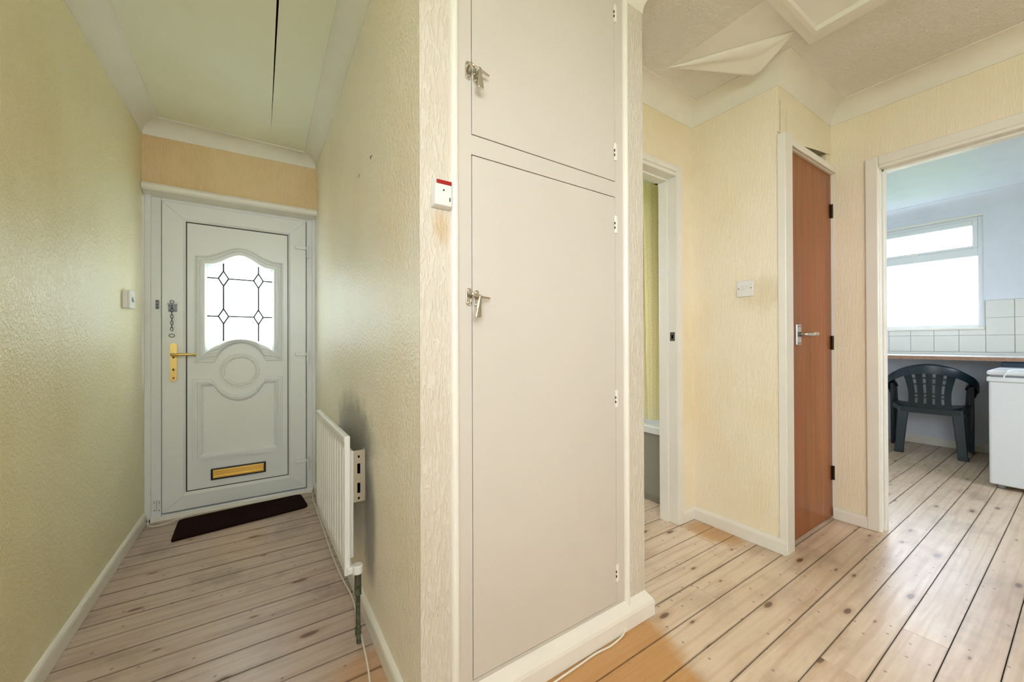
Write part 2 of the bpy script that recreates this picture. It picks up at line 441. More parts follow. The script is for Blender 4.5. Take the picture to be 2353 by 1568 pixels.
# hall right partition (tapers slightly) : from cupboard corner to the front wall
wr = obj('wall_hall_right', MB().hexa([(xR(YC), YC, 0), (xR(YC) + .084, YC, 0), (xR(YD + .16) + .10, YD + .16, 0), (xR(YD + .16), YD + .16, 0)],
                                 [(xR(YC), YC, 2.5), (xR(YC) + .084, YC, 2.5), (xR(YD + .16) + .10, YD + .16, 2.5), (xR(YD + .16), YD + .16, 2.5)]), 'paper_hall_right', **st)
for i, (y, z, rr) in enumerate(((1.436, 1.705, .006), (1.418, 1.704, .003), (1.629, 1.705, .004), (1.621, 1.710, .003))):
    x = xR(y); obj('screw_hole', MB().cyl((x - .0012, y, z), (x + .004, y, z), rr, 10), 'dark_hinge' if i != 2 else 'chipboard', wr)
# heavy textured strips beside the cupboard
box('wall_cupboard_left', xR(YC), .418, YC - .003, YC + .001, 0, 2.5, 'paper_heavy', **st)
we = MB(); we.box(1.122, XE, YC - .003, YB + .10, 0, 2.5)
obj('wall_cupboard_right', we, 'paper_heavy', **st)
# lintel over the front door
box('wall_front', XL - .02, xR(YLIN) + .02, YLIN, YD + .16, 1.93, 2.5, 'paper_lintel', **st)
# bathroom partition: beside, over and right of its doorway
BX0, BX1, BTOP = 1.22, 1.945, 1.985
mb = MB(); mb.box(BX1 + .02, XS + .10, YB, YB + .10, 0, 2.5); mb.box(BX0 - .01, BX1 + .02, YB, YB + .10, BTOP + .02, 2.5)
obj('wall_bathroom', mb, 'paper', **st)
box('wall_switch', XS, XS + .10, YS + .005, YB, 0, 2.5, 'paper_switch', **st)
# over the brown door
mb = MB(); mb.box(XS + .10, XK + .10, YS, YS + .08, 2.125, 2.5); mb.box(XS, XS + .10, YS, YS + .005, 2.06, 2.5)
mb.box(2.715, XK + .10, YS + .002, YS + .08, 2.03, 2.125)
obj('wall_door_head', mb, 'paper', **st)
# kitchen partition with doorway y in [KY0, KY1]
KY0, KY1, KTOP = -.17, .634, 1.985
mb = MB(); mb.box(XK, XK + .11, KY1 + .02, YS + .08, 0, 2.5); mb.box(XK, XK + .11, KY0 - .02, KY1 + .02, KTOP + .02, 2.5); mb.box(XK, XK + .11, YR, KY0 - .02, 0, 2.5)
obj('wall_kitchen_door', mb, 'paper', **st)
# rear of the landing, with an opening for the added unseen window
RX0, RX1, RZ0, RZ1 = -.54, .26, 1.30, 2.28
mb = MB(); mb.box(XL - .12, RX0, YR - .2, YR, -.03, 2.5); mb.box(RX1, XK + .11, YR - .2, YR, -.03, 2.5); mb.box(RX0, RX1, YR - .2, YR, -.03, RZ0); mb.box(RX0, RX1, YR - .2, YR, RZ1, 2.5)
obj('wall_rear', mb, 'paper', **st)
# bathroom shell
mb = MB(); mb.box(.42, 1.4, 3.0, 3.14, 0, 2.5); mb.box(2.1, 3.05, 3.0, 3.14, 0, 2.5); mb.box(1.4, 2.1, 3.0, 3.14, 0, 1.0); mb.box(1.4, 2.1, 3.0, 3.14, 2.2, 2.5)
obj('wall_bathroom_far', mb, 'bath_paint', **st)
box('wall_bathroom_right', 2.86, 2.98, YB + .1, 3.0, 0, 2.5, 'bath_paint', **st)
box('wall_bathroom_left', .95, 1.05, YB + .1, 3.0, 0, 2.5, 'bath_paint', **st)
# closet behind the brown door
mb = MB(); mb.box(2.86, 2.98, YS + .08, YB + .1, 0, 2.5); mb.box(XS + .1, 2.9, YB + .02, YB + .1, 0, 2.5)
obj('wall_closet', mb, 'bath_paint', **st)
# kitchen shell
WY0, WY1, WZ0, WZ1 = .565, 1.46, 1.15, 2.19
mb = MB(); mb.box(XKW, XKW + .22, -1.7, WY0, -.03, 2.5); mb.box(XKW, XKW + .22, WY1, 2.1, -.03, 2.5); mb.box(XKW, XKW + .22, WY0, WY1, -.03, WZ0); mb.box(XKW, XKW + .22, WY0, WY1, WZ1, 2.5)
wkw = obj('wall_kitchen_window', mb, 'kitchen_paint', **st)
box('wall_kitchen_far', XK + .11, XKW + .22, 1.95, 2.1, -.03, 2.5, 'kitchen_paint', **st)
mb = MB(); mb.box(XK + .11, 3.2, -1.7, -1.6, -.03, 2.5); mb.box(4.1, XKW + .22, -1.7, -1.6, -.03, 2.5); mb.box(3.2, 4.1, -1.7, -1.6, 2.19, 2.5); mb.box(3.2, 4.1, -1.7, -1.6, -.03, .95)
obj('wall_kitchen_near', mb, 'kitchen_paint', **st)
box('wall_kitchen_inner', XK + .11, XK + .113, KY1 + .02, 1.95, 0, 2.5, 'kitchen_paint', **st)
# ---- ceilings
def slab(name, poly, z, mat, th=.012, **kw):
    return obj(name, MB().prism([(a, b, z(b) if callable(z) else z) for a, b in poly], (0, 0, th)), mat, **kw)
# hall ceiling in two sheets with a long open seam
cx0, cy_a, cy_b = .036, .9, 2.72
seam = lambda y: .0085 * max(0, (cy_b - y) / (cy_b - 1.6)) ** .8
ysl = [YC, 1.3, 1.6, 1.9, 2.2, 2.45, 2.6, cy_b, YLIN + .02]
mb = MB()
L = []; Rr = []
for y in ysl:
    L.append(y); 
def strip(mb, fa, fb, lift=None):
    ring = []
    for y in ysl:
        a, b = fa(y), fb(y); z = zH(y)
        ring.append([(a, y, z), (b, y, z), (b, y, z + .012), (a, y, z + .012)])
    mb.loft(ring, True, True, True)
xc = lambda y: .0415 - .006 * (y - 1.7)
strip(mb, lambda y: XL - .02, xc); strip(mb, lambda y: xc(y) + seam(y), lambda y: xR(y) + .03)
ch = obj('ceiling_hall', mb, 'ceiling_hall', **st)
slab('ceiling_backing', [(XL - .1, YC - .1), (.42, YC - .1), (.42, YD + .16), (XL - .1, YD + .16)], 2.405, 'void', .05, **st)
# landing ceiling with a hole for the loft hatch
HX0, HX1, HY0, HY1 = 1.30, 2.005, -.05, .665
mb = MB()
outer = [(XL - .02, YR - .02), (XK + .05, YR - .02), (XK + .05, YS + .04), (XS + .04, YS + .04), (XS + .04, YB + .03), (XE - .03, YB + .03), (XE - .03, YC), (XL - .02, YC)]
inner = [(HX0, HY0), (HX0, HY1), (HX1, HY1), (HX1, HY0)]
mb.holed(outer, inner, lambda a, b: (a, b, ZC)); mb.holed(outer, inner, lambda a, b: (a, b, ZC + .012))
obj('ceiling', mb, 'ceiling_artex', recalc=False, **st)
slab('ceiling_upper', [(XL - .1, YR - .2), (XK + .1, YR - .2), (XK + .1, YB + .1), (XL - .1, YB + .1)], 2.455, 'roof_dark', .05, **st)
slab('ceiling_kitchen', [(XK + .02, -1.7), (XKW + .22, -1.7), (XKW + .22, 2.1), (XK + .02, 2.1)], 2.385, 'kitchen_paint', .1, **st)
slab('ceiling_bathroom', [(.42, YB + .05), (3.0, YB + .05), (3.0, 3.14), (.42, 3.14)], 2.385, 'bath_paint', .1, **st)
slab('roof', [(-1.0, -2.0), (6.0, -2.0), (6.0, 3.3), (-1.0, 3.3)], 2.52, 'roof_dark', .05, **st)
# cupboard carcass back so no light leaks through
box('wall_cupboard_back', .42, 1.13, YC + .30, YC + .33, 0, 2.5, 'bath_paint', **st)

# ---- coving
TN = [0]
def trim(mb, mat, **kw):
    TN[0] += 1; return obj('trim_%d' % TN[0], mb, mat, kind='structure', **kw)
def coving(path, mat='coving_paint', closed=False, side=1):
    """path of (x,y,zbottom,ztop,proj); room lies on `side` (+1 = right of travel)"""
    n = len(path); P = [Vector((p[0], p[1])) for p in path]
    dirs = [(P[i + 1] - P[i]).normalized() for i in range(n - 1)]
    nor = [Vector((d.y, -d.x)) * side for d in dirs]
    off = []
    for i in range(n):
        if i == 0: o_ = nor[0]
        elif i == n - 1: o_ = nor[-1]
        else:
            a, b = nor[i - 1], nor[i]; o_ = (a + b) / (1 + a.dot(b))
        off.append(o_)
    def ring(i):
        x, y, zb, zt, pj = path[i]; out = []
        prof = [(0, 0), (.004, 0)]
        for k in range(15):
            th = PI / 2 * k / 14; prof.append((pj * (.05 + .90 * (1 - math.cos(th))), (zt - zb) * (.05 + .90 * math.sin(th))))
        prof += [(pj, (zt - zb) - .004), (pj, zt - zb + .003), (0, zt - zb + .003)]
        for d, z in prof: out.append((x + off[i].x * d, y + off[i].y * d, zb + z))
        return out
    for i in range(n - 1):
        trim(MB().loft([ring(i), ring(i + 1)], True, True, True, True), mat)
coving([(XL, YR, 2.215, 2.38, .10), (XL, YC, 2.210, 2.38, .10), (XL, YLIN, 2.212, zH(YLIN), .08), (xR(YLIN), YLIN, 2.226, zH(YLIN), .08), (xR(YC), YC, 2.285, 2.38, .09),
        (XE, YC, 2.285, ZC, .09), (XE, YB, 2.285, ZC, .09), (XS, YB, 2.285, ZC, .09), (XS, YS, 2.285, ZC, .09), (XK, YS, 2.288, ZC, .09), (XK, YR, 2.29, ZC, .10)])
coving([(XKW, 1.95, 2.27, 2.385, .10), (XKW, -1.6, 2.27, 2.385, .10)], 'kitchen_paint', side=1)

# ---- skirting boards
BN = {}
def skirting(name, p0, p1, h=.068, th=.015, mat='gloss_white', side=1, ext0=0, ext1=0):
    a = Vector(p0); b = Vector(p1); d = (b - a).normalized(); nn = Vector((d.y, -d.x)) * side
    a = a - d * ext0; b = b + d * ext1
    prof = [(0, 0), (th, 0), (th, h - .016), (th * .85, h - .007), (th * .5, h - .002), (0, h)]
    rings = [[(q.x + nn.x * u, q.y + nn.y * u, z + .001) for u, z in prof] for q in (a, b)]
    return obj(name, MB().loft(rings, True, True, True), mat, kind='structure')
skirting('baseboard_hall_left', (XL, YR), (XL, YD - .02), .064, .014)
skirting('baseboard_hall_right', (xR(YD), YD - .02), (xR(YC + .01), YC + .01), .066, .015)
skirting('baseboard_bathroom_wall', (1.992, YB), (XS, YB), .064, .016)
skirting('baseboard_switch_wall', (XS, YB), (XS, YS - .028), .07, .018)
skirting('baseboard_kitchen_door', (XK, YS - .005), (XK, .69), .066, .014)
skirting('baseboard_kitchen_window', (XKW, 1.95), (XKW, -.30), .075, .016)
# thick skirting in front of the cupboard, returning round its end
prof = [(0, 0), (.026, 0), (.026, .048), (.023, .058), (.014, .070), (.004, .082), (0, .088)]
rings = []
for (x, y, ox, oy) in ((.333, YC - .003, 0, -1), (XE, YC - .003, 1, -1), (XE, YB - .0, 1, 0)):
    rings.append([(x + ox * u, y + oy * u, z + .001) for u, z in prof])
obj('baseboard_cupboard', MB().loft(rings, True, True, True), 'gloss_white', kind='structure')

# ================================================================== FRONT DOOR (door_1)
K = YD / 3.12
def dx(x): return x * K
def dz(z): return 1.03 + (z - 1.03) * K
def DP(y): return lambda a, b: (dx(a), y, dz(b))
door1 = empty('door_1', (dx(-.13), YD, 0), kind='structure', label='white uPVC front door with arched leaded glass pane')
FY = YD; LY = YD - .012
def dbox(name, x0, x1, z0, z1, y0, y1, mat, par=door1, **kw):
    return obj(name, MB().box(dx(x0), dx(x1), y0, y1, dz(z0), dz(z1)), mat, par, **kw)
fr = MB()
fr.box(XL + .004, dx(-.526), FY, FY + .07, .0, dz(1.95)); fr.box(dx(.258), xR(FY) - .004, FY, FY + .07, 0, dz(1.95))
fr.box(dx(-.526), dx(.258), FY, FY + .07, dz(1.905), dz(1.95)); fr.box(dx(-.526), dx(.258), FY - .004, FY + .07, .0, .030)
fr.box(dx(-.526), dx(-.49), FY + .0385, FY + .07, .03, dz(1.905)); fr.box(dx(.225), dx(.258), FY + .0385, FY + .07, .03, dz(1.905)); fr.box(dx(-.49), dx(.225), FY + .0385, FY + .07, .03, .07); fr.box(dx(-.49), dx(.225), FY + .0385, FY + .07, dz(1.87), dz(1.905))
obj('door_frame', fr, 'upvc', door1, bevel=.004)
# rebate lip on the left jamb
obj('frame_lip', MB().box(XL + .001, dx(-.572), FY - .012, FY, .0, dz(1.94)), 'upvc', door1, bevel=.003)
obj('frame_lip', MB().box(dx(.292), xR(FY) - .001, FY - .012, FY, .0, dz(1.94)), 'upvc', door1, bevel=.003)
# leaf: mitred stiles and rails
LX0, LX1, LZ0, LZ1 = -.521, .252, -.004, 1.902
PX0, PX1, PZ0, PZ1 = -.411, .144, .100, 1.797
dpt = .05
def rail(o0, o1, i0, i1):
    a = [(dx(p[0]), LY, dz(p[1])) for p in (o0, o1, i1, i0)]
    return MB().hexa(a, [(q[0], q[1] + dpt, q[2]) for q in a])
e = .0006; IX0, IX1, IZ0, IZ1 = PX0 - .012, PX1 + .012, PZ0 - .018, PZ1 + .012
obj('leaf_stile', rail((LX0, LZ0 + e), (LX0, LZ1 - e), (IX0, IZ0 + e), (IX0, IZ1 - e)), 'upvc', door1)
obj('leaf_stile', rail((LX1, LZ0 + e), (LX1, LZ1 - e), (IX1, IZ0 + e), (IX1, IZ1 - e)), 'upvc', door1)
obj('leaf_rail', rail((LX0 + e, LZ1), (LX1 - e, LZ1), (IX0 + e, IZ1), (IX1 - e, IZ1)), 'upvc', door1)
obj('leaf_rail', rail((LX0 + e, LZ0), (LX1 - e, LZ0), (IX0 + e, IZ0), (IX1 - e, IZ0)), 'upvc', door1)
# sloping glazing bead round the panel
o4 = [(IX0, IZ0), (IX1, IZ0), (IX1, IZ1), (IX0, IZ1)]; i4 = [(PX0, PZ0), (PX1, PZ0), (PX1, PZ1), (PX0, PZ1)]
obj('glazing_bead', MB().loft([[(dx(a), LY, dz(b)) for a, b in o4], [(dx(a), LY + .010, dz(b)) for a, b in i4], [(dx(a), LY + .03, dz(b)) for a, b in i4]]), 'upvc', door1)
g4 = [(PX0 + .006, PZ0 + .005), (PX1 - .005, PZ0 + .005), (PX1 - .005, PZ1 - .007), (PX0 + .006, PZ1 - .007)]
obj('panel_gasket', MB().loft([[(dx(a), LY + .0105, dz(b)) for a, b in i4], [(dx(a), LY + .0105, dz(b)) for a, b in g4], [(dx(a), LY + .0125, dz(b)) for a, b in g4]]), 'black_trim', door1)
# panel face with glass opening
GX0, GX1 = -.306, .047; gc = (GX0 + GX1) / 2; gw = (GX1 - GX0) / 2
N_ = 24
def loop_upper(x0, x1, zs, amp, zb, steps, zarc, r):
    """closed loop: left bottom -> left top -> ogee top -> right top -> right bottom -> arched bottom"""
    L_ = []
    for k in range(9): L_.append((x0, zb + (zs - zb) * k / 8))
    c_ = (x0 + x1) / 2; h_ = (x1 - x0) / 2
    for k in range(1, N_):
        u = -1 + 2 * k / N_
        q = 0 if abs(u) > .86 else .5 * (1 + math.cos(PI * u / .86))
        L_.append((c_ + u * h_, zs + amp * q))
    for k in range(9): L_.append((x1, zs + (zb - zs) * k / 8))
    for k in range(1, N_):
        u = 1 - 2 * k / N_; x = c_ + u * h_
        ax = abs(x - gc)
        if ax >= steps: z = zb
        else:
            q = math.sqrt(max(0, 1 - (ax / steps) ** 2 * .92)); q0 = math.sqrt(.08); z = zb + (zarc - zb) * (q - q0) / (1 - q0)
        L_.append((x, z))
    return L_
Gin = loop_upper(GX0, GX1, 1.532, .070, .974, gw, 1.063, 0)
Gout = loop_upper(-.372, .113, 1.594, .076, .908, .136, 1.030, 0)
py = LY + .012
mb = MB(); pan = [(PX0, PZ0), (PX1, PZ0), (PX1, PZ1), (PX0, PZ1)]
mb.holed(pan, Gin, DP(py)); mb.holed(pan, Gin, DP(py + .03))
mb.loft([[DP(py)(a, b) for a, b in Gin], [DP(py + .03)(a, b) for a, b in Gin]])
obj('door_panel', mb, 'upvc', door1, recalc=False)
def mould(name, out, inn, prof):
    rings = []
    for t_, h in prof: rings.append([(dx(a[0] + (b[0] - a[0]) * t_), py - h * 2.0, dz(a[1] + (b[1] - a[1]) * t_)) for a, b in zip(out, inn)])
    return obj(name, MB().loft(rings), 'upvc', door1)
mould('glass_moulding', Gout, Gin, [(0, -.001), (.03, .006), (.14, .007), (.17, .003), (.28, .004), (.31, .010), (.46, .011), (.50, .007), (.62, .007), (.66, .013), (.84, .012), (1.0, .004), (1.0, -.02)])
# glass and lead
obj('glass_pane', MB().prism([DP(py + .012)(a, b) for a, b in Gin], (0, .006, 0)), 'obscured_glass', door1)
ly = py + .009
def lead(a, b): 
    v0 = Vector(DP(ly)(*a)); v1 = Vector(DP(ly)(*b)); obj('lead_strip', MB().tube([v0, v1], .0047, 6), 'lead', door1)
D_ = {'TL': (-.223, 1.456), 'TR': (-.032, 1.456), 'BL': (-.223, 1.208), 'BR': (-.032, 1.208)}
hw, hh = .027, .049
for (cxd, czd) in D_.values():
    q = [(cxd, czd + hh), (cxd + hw, czd), (cxd, czd - hh), (cxd - hw, czd)]
    for i in range(4): lead(q[i], q[(i + 1) % 4])
zt = lambda x: 1.532 + .070 * .5 * (1 + math.cos(PI * ((x - gc) / gw) / .86))
zb_ = lambda x: 1.034
for s_ in ('L', 'R'):
    T_, B_ = D_['T' + s_], D_['B' + s_]
    lead((T_[0], T_[1] - hh), (B_[0], B_[1] + hh)); lead((T_[0], T_[1] + hh), (T_[0], zt(T_[0]))); lead((B_[0], B_[1] - hh), (B_[0], zb_(B_[0])))
for s_ in ('T', 'B'):
    l_, r_ = D_[s_ + 'L'], D_[s_ + 'R']
    lead((l_[0] + hw, l_[1]), (r_[0] - hw, r_[1])); lead((l_[0] - hw, l_[1]), (GX0, l_[1])); lead((r_[0] + hw, r_[1]), (GX1, r_[1]))
# lower moulding with dipped top
def loop_lower(x0, x1, zb, ztp, stp, dip):
    L_ = []; c_ = -.135
    for k in range(9): L_.append((x0, zb + (ztp - zb) * k / 8))
    for k in range(1, N_ * 2):
        x = x0 + (x1 - x0) * k / (N_ * 2); ax = abs(x - c_)
        if ax >= stp: z = ztp
        else:
            q = math.sqrt(max(0, 1 - (ax / stp) ** 2 * .80)); q0 = math.sqrt(.20); z = ztp - (ztp - dip) * (q - q0) / (1 - q0)
        L_.append((x, z))
    for k in range(9): L_.append((x1, ztp + (zb - ztp) * k / 8))
    for k in range(1, N_): L_.append((x1 + (x0 - x1) * k / N_, zb))
    return L_
Lo = loop_lower(-.380, .107, .278, .803, .150, .688); Li = loop_lower(-.322, .055, .330, .752, .132, .645)
mould('panel_moulding', Lo, Li, [(0, -.001), (.05, .006), (.22, .006), (.26, .010), (.42, .010), (.46, .005), (.60, .005), (.64, .009), (.72, .008), (1.0, -.001)])
# rope ring
rg = MB(); ring = []
oc = (-.132, .848); n_ = 40
for i in range(n_ * 4):
    a = 2 * PI * i / (n_ * 4); rr = .0072 + .0026 * abs(math.sin(a * n_ / 2))
    ring.append((a, rr))
rg.tube([(dx(oc[0] + .094 * math.cos(a)), py - .001, dz(oc[1] + .094 * math.sin(a))) for a, _ in ring], [q for _, q in ring], 8, closed=True)
obj('rope_ring', rg, 'upvc', door1)
rg = MB().tube([(dx(oc[0] + .112 * math.cos(2 * PI * i / 64)), py + .002, dz(oc[1] + .112 * math.sin(2 * PI * i / 64))) for i in range(64)], .005, 8, closed=True)
obj('ring_bead', rg, 'upvc', door1)
# letterplate
lp = dbox('letterplate', -.288, .010, .149, .222, py - .012, py + .001, 'black_trim', bevel=.003)
dbox('letter_flap', -.277, -.001, .160, .213, py - .016, py - .010, 'brass', lp, bevel=.002, label='polished brass flap')
dbox('flap_ridge', -.270, -.008, .170, .174, py - .019, py - .015, 'brass', lp)
# handle set
def rounded(x0, x1, z0, z1, r, n=8):
    P_ = []
    for cx_, cz_, a0 in ((x1 - r, z1 - r, 0), (x0 + r, z1 - r, PI / 2), (x0 + r, z0 + r, PI), (x1 - r, z0 + r, 1.5 * PI)):
        for k in range(n + 1): P_.append((cx_ + r * math.cos(a0 + PI / 2 * k / n), cz_ + r * math.sin(a0 + PI / 2 * k / n)))
    return P_
pl = obj('handle_plate', MB().prism([DP(LY - .010)(a, b) for a, b in rounded(-.4835, -.4505, .796, 1.032, .0163)], (0, .012, 0)), 'brass_satin', door1, bevel=.002)
hx, hz = dx(-.468), dz(.962)
lv = smooth_path([(hx, LY - .008, hz), (hx, LY - .040, hz), (hx + .012, LY - .052, hz), (hx + .05, LY - .054, hz + .001), (hx + .085, LY - .052, hz), (hx + .108, LY - .047, hz - .003)], 5)
obj('lever', MB().tube(lv, [.010 if i < 10 else .0088 - .003 * max(0, (i - 14) / 12) for i in range(len(lv))], 12), 'brass_satin', pl)
for z in (.944, .818): obj('screw', MB().cyl(DP(LY - .0115)(-.467, z), DP(LY - .008)(-.467, z), .005, 12), 'dark_hinge', pl)
obj('lock_cylinder', MB().cyl(DP(LY - .015)(-.467, .872), DP(LY - .008)(-.467, .872), .0085, 16).box(dx(-.467) - .0045, dx(-.467) + .0045, LY - .015, LY - .008, dz(.850), dz(.870)), 'brass_satin', pl)
obj('keyhole', MB().cyl(DP(LY - .0158)(-.467, .873), DP(LY - .0145)(-.467, .873), .004, 12), 'black_trim', pl)
# hinges
for z in (1.712, .952, .188):
    hb = dbox('hinge', .186, .256, z - .012, z + .012, LY - .016, LY, 'upvc', bevel=.004)
    obj('hinge_knuckle', MB().cyl(DP(LY - .008)(.264, z + .018), DP(LY - .008)(.264, z - .070), .0085, 14), 'upvc', hb)
    dbox('hinge_flag', .256, .286, z - .066, z - .012, FY - .006, FY, 'upvc', hb, bevel=.002)
# security chain
cp = dbox('chain_plate', -.492, -.451, 1.226, 1.275, LY - .004, LY, 'dull_metal')
dbox('plate_lip', -.495, -.449, 1.270, 1.276, LY - .012, LY, 'dull_metal', cp)
for x, z in ((-.486, 1.234), (-.457, 1.234), (-.486, 1.262), (-.457, 1.262)):
    obj('rivet', MB().cyl(DP(LY - .006)(x, z), DP(LY - .003)(x, z), .003, 8), 'black_trim', cp)
def link(cz_, i, rx, rz, wire, name='chain_link'):
    pts = []
    for k in range(20):
        a = 2 * PI * k / 20; u = rx * math.cos(a); v_ = rz * math.sin(a)
        X0, Y0 = dx(-.4745), LY - .010
        pts.append((X0 + (u if i % 2 == 0 else 0), Y0 + (0 if i % 2 == 0 else u * .75), cz_ + v_))
    obj(name, MB().tube(pts, wire, 6, closed=True), 'dull_metal', cp)
link(dz(1.287), 0, .009, .009, .0016, 'chain_ring')
z = dz(1.255); i = 1
while z > dz(1.105): link(z, i, .0062, .0115, .0016); z -= .0185; i += 1
link(dz(1.079), 0, .0125, .0095, .0017, 'chain_ring')
kp = dbox('chain_keeper', -.552, -.536, 1.241, 1.296, FY - .006, FY, 'dull_metal', bevel=.001)
for z in (1.287, 1.268, 1.250): dbox('keeper_slot', -.548, -.540, z - .004, z + .004, FY - .0075, FY - .005, 'black_trim', kp)
# alarm contact at the foot
for x in (-.556, -.531):
    ac = dbox('door_contact', x - .0085, x + .0085, .012, .078, (FY if x < -.54 else LY) - .012, (FY if x < -.54 else LY), 'white_plastic', bevel=.001)
    for z in (.022, .068): obj('screw', MB().cyl((dx(x), (FY if x < -.54 else LY) - .0128, dz(z)), (dx(x), (FY if x < -.54 else LY) - .010, dz(z)), .0026, 8), 'dark_gap', ac)
obj('threshold', MB().box(XL + .002, xR(FY) - .002, FY - .012, FY + .02, -.001, .022), 'gloss_white', kind='structure', label='painted timber threshold under the front door', bevel=.003)
bpy.data.objects['threshold'].name = 'trim_threshold'
# rounded header board over the door
prof = [(2.985, 1.880), (2.985, 1.945), (2.915, 1.942), (2.903, 1.938), (2.897, 1.926), (2.898, 1.910), (2.906, 1.900), (2.930, 1.896), (2.968, 1.886)]
trim(MB().loft([[(XL + .002, a, b) for a, b in prof], [(xR(YLIN) - .001, a, b) for a, b in prof]], True, True, True), 'gloss_white')
# doorstop outside face of the door leaf so that the door is solid
dbox('leaf_back', PX0 - .02, PX1 + .02, PZ0 - .03, .95, LY + .045, LY + .05, 'upvc')

# ================================================================== CUPBOARD
cup = empty('built_in_cupboard', (.77, YC, 0), label='tall cream painted built-in cupboard with two flush doors', cat='cupboard')
CX0, CX1 = .440, 1.100; D0, D1 = .481, 1.057
mb = MB(); y0, y1 = YC - .002, YC + .03
mb.box(.41, D0, y0, y1, .07, 2.30); mb.box(D1, 1.13, y0, y1, .07, 2.30)
mb.box(D0, D1, y0, y1, 1.552, 1.606); mb.box(D0, D1, y0, y1, 2.268, 2.30); mb.box(D0, D1, y0, y1, .05, .098)
obj('face_frame', mb, 'cupboard_paint', cup)
for a, b in ((.417, .441), (1.099, 1.123)):
    pts = []
    for k in range(9):
        th = PI * k / 8; pts.append(((a + b) / 2 - (b - a) / 2 * math.cos(th), YC - .002 - .013 * math.sin(th)))
    obj('edge_bead', MB().loft([[(x, y, .06) for x, y in pts] , [(x, y, 2.30) for x, y in pts]], True, True, True, True), 'gloss_white', cup)
def latch(par, x, z, tilt):
    yf = YC - .003
    # keep plate on the frame side
    kp = obj('latch_keep', MB().prism([(a, yf - .006, b) for a, b in rounded(x - .019, x - .004, z - .030, z + .016, .006, 4)], (0, .007, 0)), 'chrome', par, bevel=.0015)
    obj('keep_hook', MB().tube(smooth_path([(x - .013, yf - .004, z + .004), (x - .010, yf - .018, z + .002), (x - .002, yf - .022, z - .004), (x + .006, yf - .018, z - .002)], 4), [.0045] * 13, 8), 'chrome', kp)
    for q in (z + .010, z - .024): obj('screw', MB().cyl((x - .0115, yf - .0085, q), (x - .0115, yf - .005, q), .0035, 10), 'chrome', kp)
    bp = obj('latch_plate', MB().prism([(a, yf - .006, b) for a, b in rounded(x + .005, x + .019, z - .034, z + .012, .006, 4)], (0, .007, 0)), 'chrome', par, bevel=.0015)
    for q in (z + .005, z - .028): obj('screw', MB().cyl((x + .012, yf - .0085, q), (x + .012, yf - .005, q), .0035, 10), 'chrome', bp)
    obj('latch_spindle', MB().cyl((x + .012, yf - .004, z - .008), (x + .012, yf - .026, z - .008), .006, 12), 'chrome', bp)
    obj('latch_bar', MB().tube([(x - .006, yf - .022, z - .003), (x + .012, yf - .024, z - .008), (x + .046, yf - .018, z - .010)], [.003, .004, .0032], 8), 'chrome', bp)
    a = Vector((x + .012, yf - .028, z - .004)); b = a + Vector((tilt, -.006, -.062))
    ring = []
    for k, (u, wd, th_) in enumerate(((0, .004, .003), (.15, .0045, .0035), (.5, .006, .004), (.9, .0085, .0048), (1, .009, .005))):
        c_ = a + (b - a) * u; ring.append([(c_.x - wd, c_.y - th_, c_.z), (c_.x + wd, c_.y - th_, c_.z), (c_.x + wd, c_.y + th_, c_.z), (c_.x - wd, c_.y + th_, c_.z)])
    obj('latch_handle', MB().loft(ring, True, True, True, False), 'chrome', bp, bevel=.0025)
def hinge(par, z):
    h = obj('hinge', MB().cyl((D1, YC - .004, z - .031), (D1, YC - .004, z + .031), .0042, 10), 'gloss_white', par)
    obj('hinge_leaf', MB().box(D1 - .004, D1 + .010, YC - .0045, YC - .002, z - .030, z + .030), 'gloss_white', h)
    for q in (z - .012, z + .004): obj('hinge_slot', MB().box(D1 - .0055, D1 - .0035, YC - .0075, YC - .004, q - .004, q + .004), 'dark_gap', h)
du = box('cupboard_door', D0 + .0022, D1 - .0012, YC - .003, YC + .018, 1.6085, 2.266, 'cupboard_paint', cup, bevel=.0008, bseg=1, label='upper flush door')
dl = box('cupboard_door', D0 + .0022, D1 - .0015, YC - .003, YC + .018, .1005, 1.549, 'cupboard_paint', cup, bevel=.0008, bseg=1, label='lower tall flush door')
latch(du, D0, 1.785, -.001); latch(dl, D0, 1.163, -.012)
for z in (2.212, 1.713): hinge(du, z)
for z in (1.452, .828, .206): hinge(dl, z)
# near-black sheet stands for the shade inside, so joints read as gaps
box('gap_shade_sheet', .442, 1.098, YC + .020, YC + .029, .10, 2.26, 'void', cup)

# ================================================================== BATHROOM DOORWAY
def architrave(mb, seq, th): pass
mb = MB()
yA = YB - .016
mb.box(BX1 + .002, 1.992, yA, YB, 0, 2.018); mb.box(1.20, BX1 + .002, yA, YB, BTOP, 2.018)
trim(mb, 'gloss_white', bevel=.004)
mb = MB(); mb.box(BX1, BX1 + .02, YB - .008, YB + .10, 0, BTOP); mb.box(BX0, BX1 + .02, YB - .008, YB + .10, BTOP - .02, BTOP)
mb.box(BX1 - .012, BX1, YB + .045, YB + .10, 0, BTOP - .02); mb.box(BX0, BX1 - .012, YB + .045, YB + .10, BTOP - .032, BTOP - .02)
jb = trim(mb, 'gloss_white', bevel=.002)
sp = obj('striker_plate', MB().box(BX1 - .0014, BX1, YB + .005, YB + .035, 1.035, 1.085), 'dull_metal', jb)
obj('striker_hole', MB().box(BX1 - .002, BX1 - .001, YB + .014, YB + .026, 1.048, 1.07), 'void', sp)

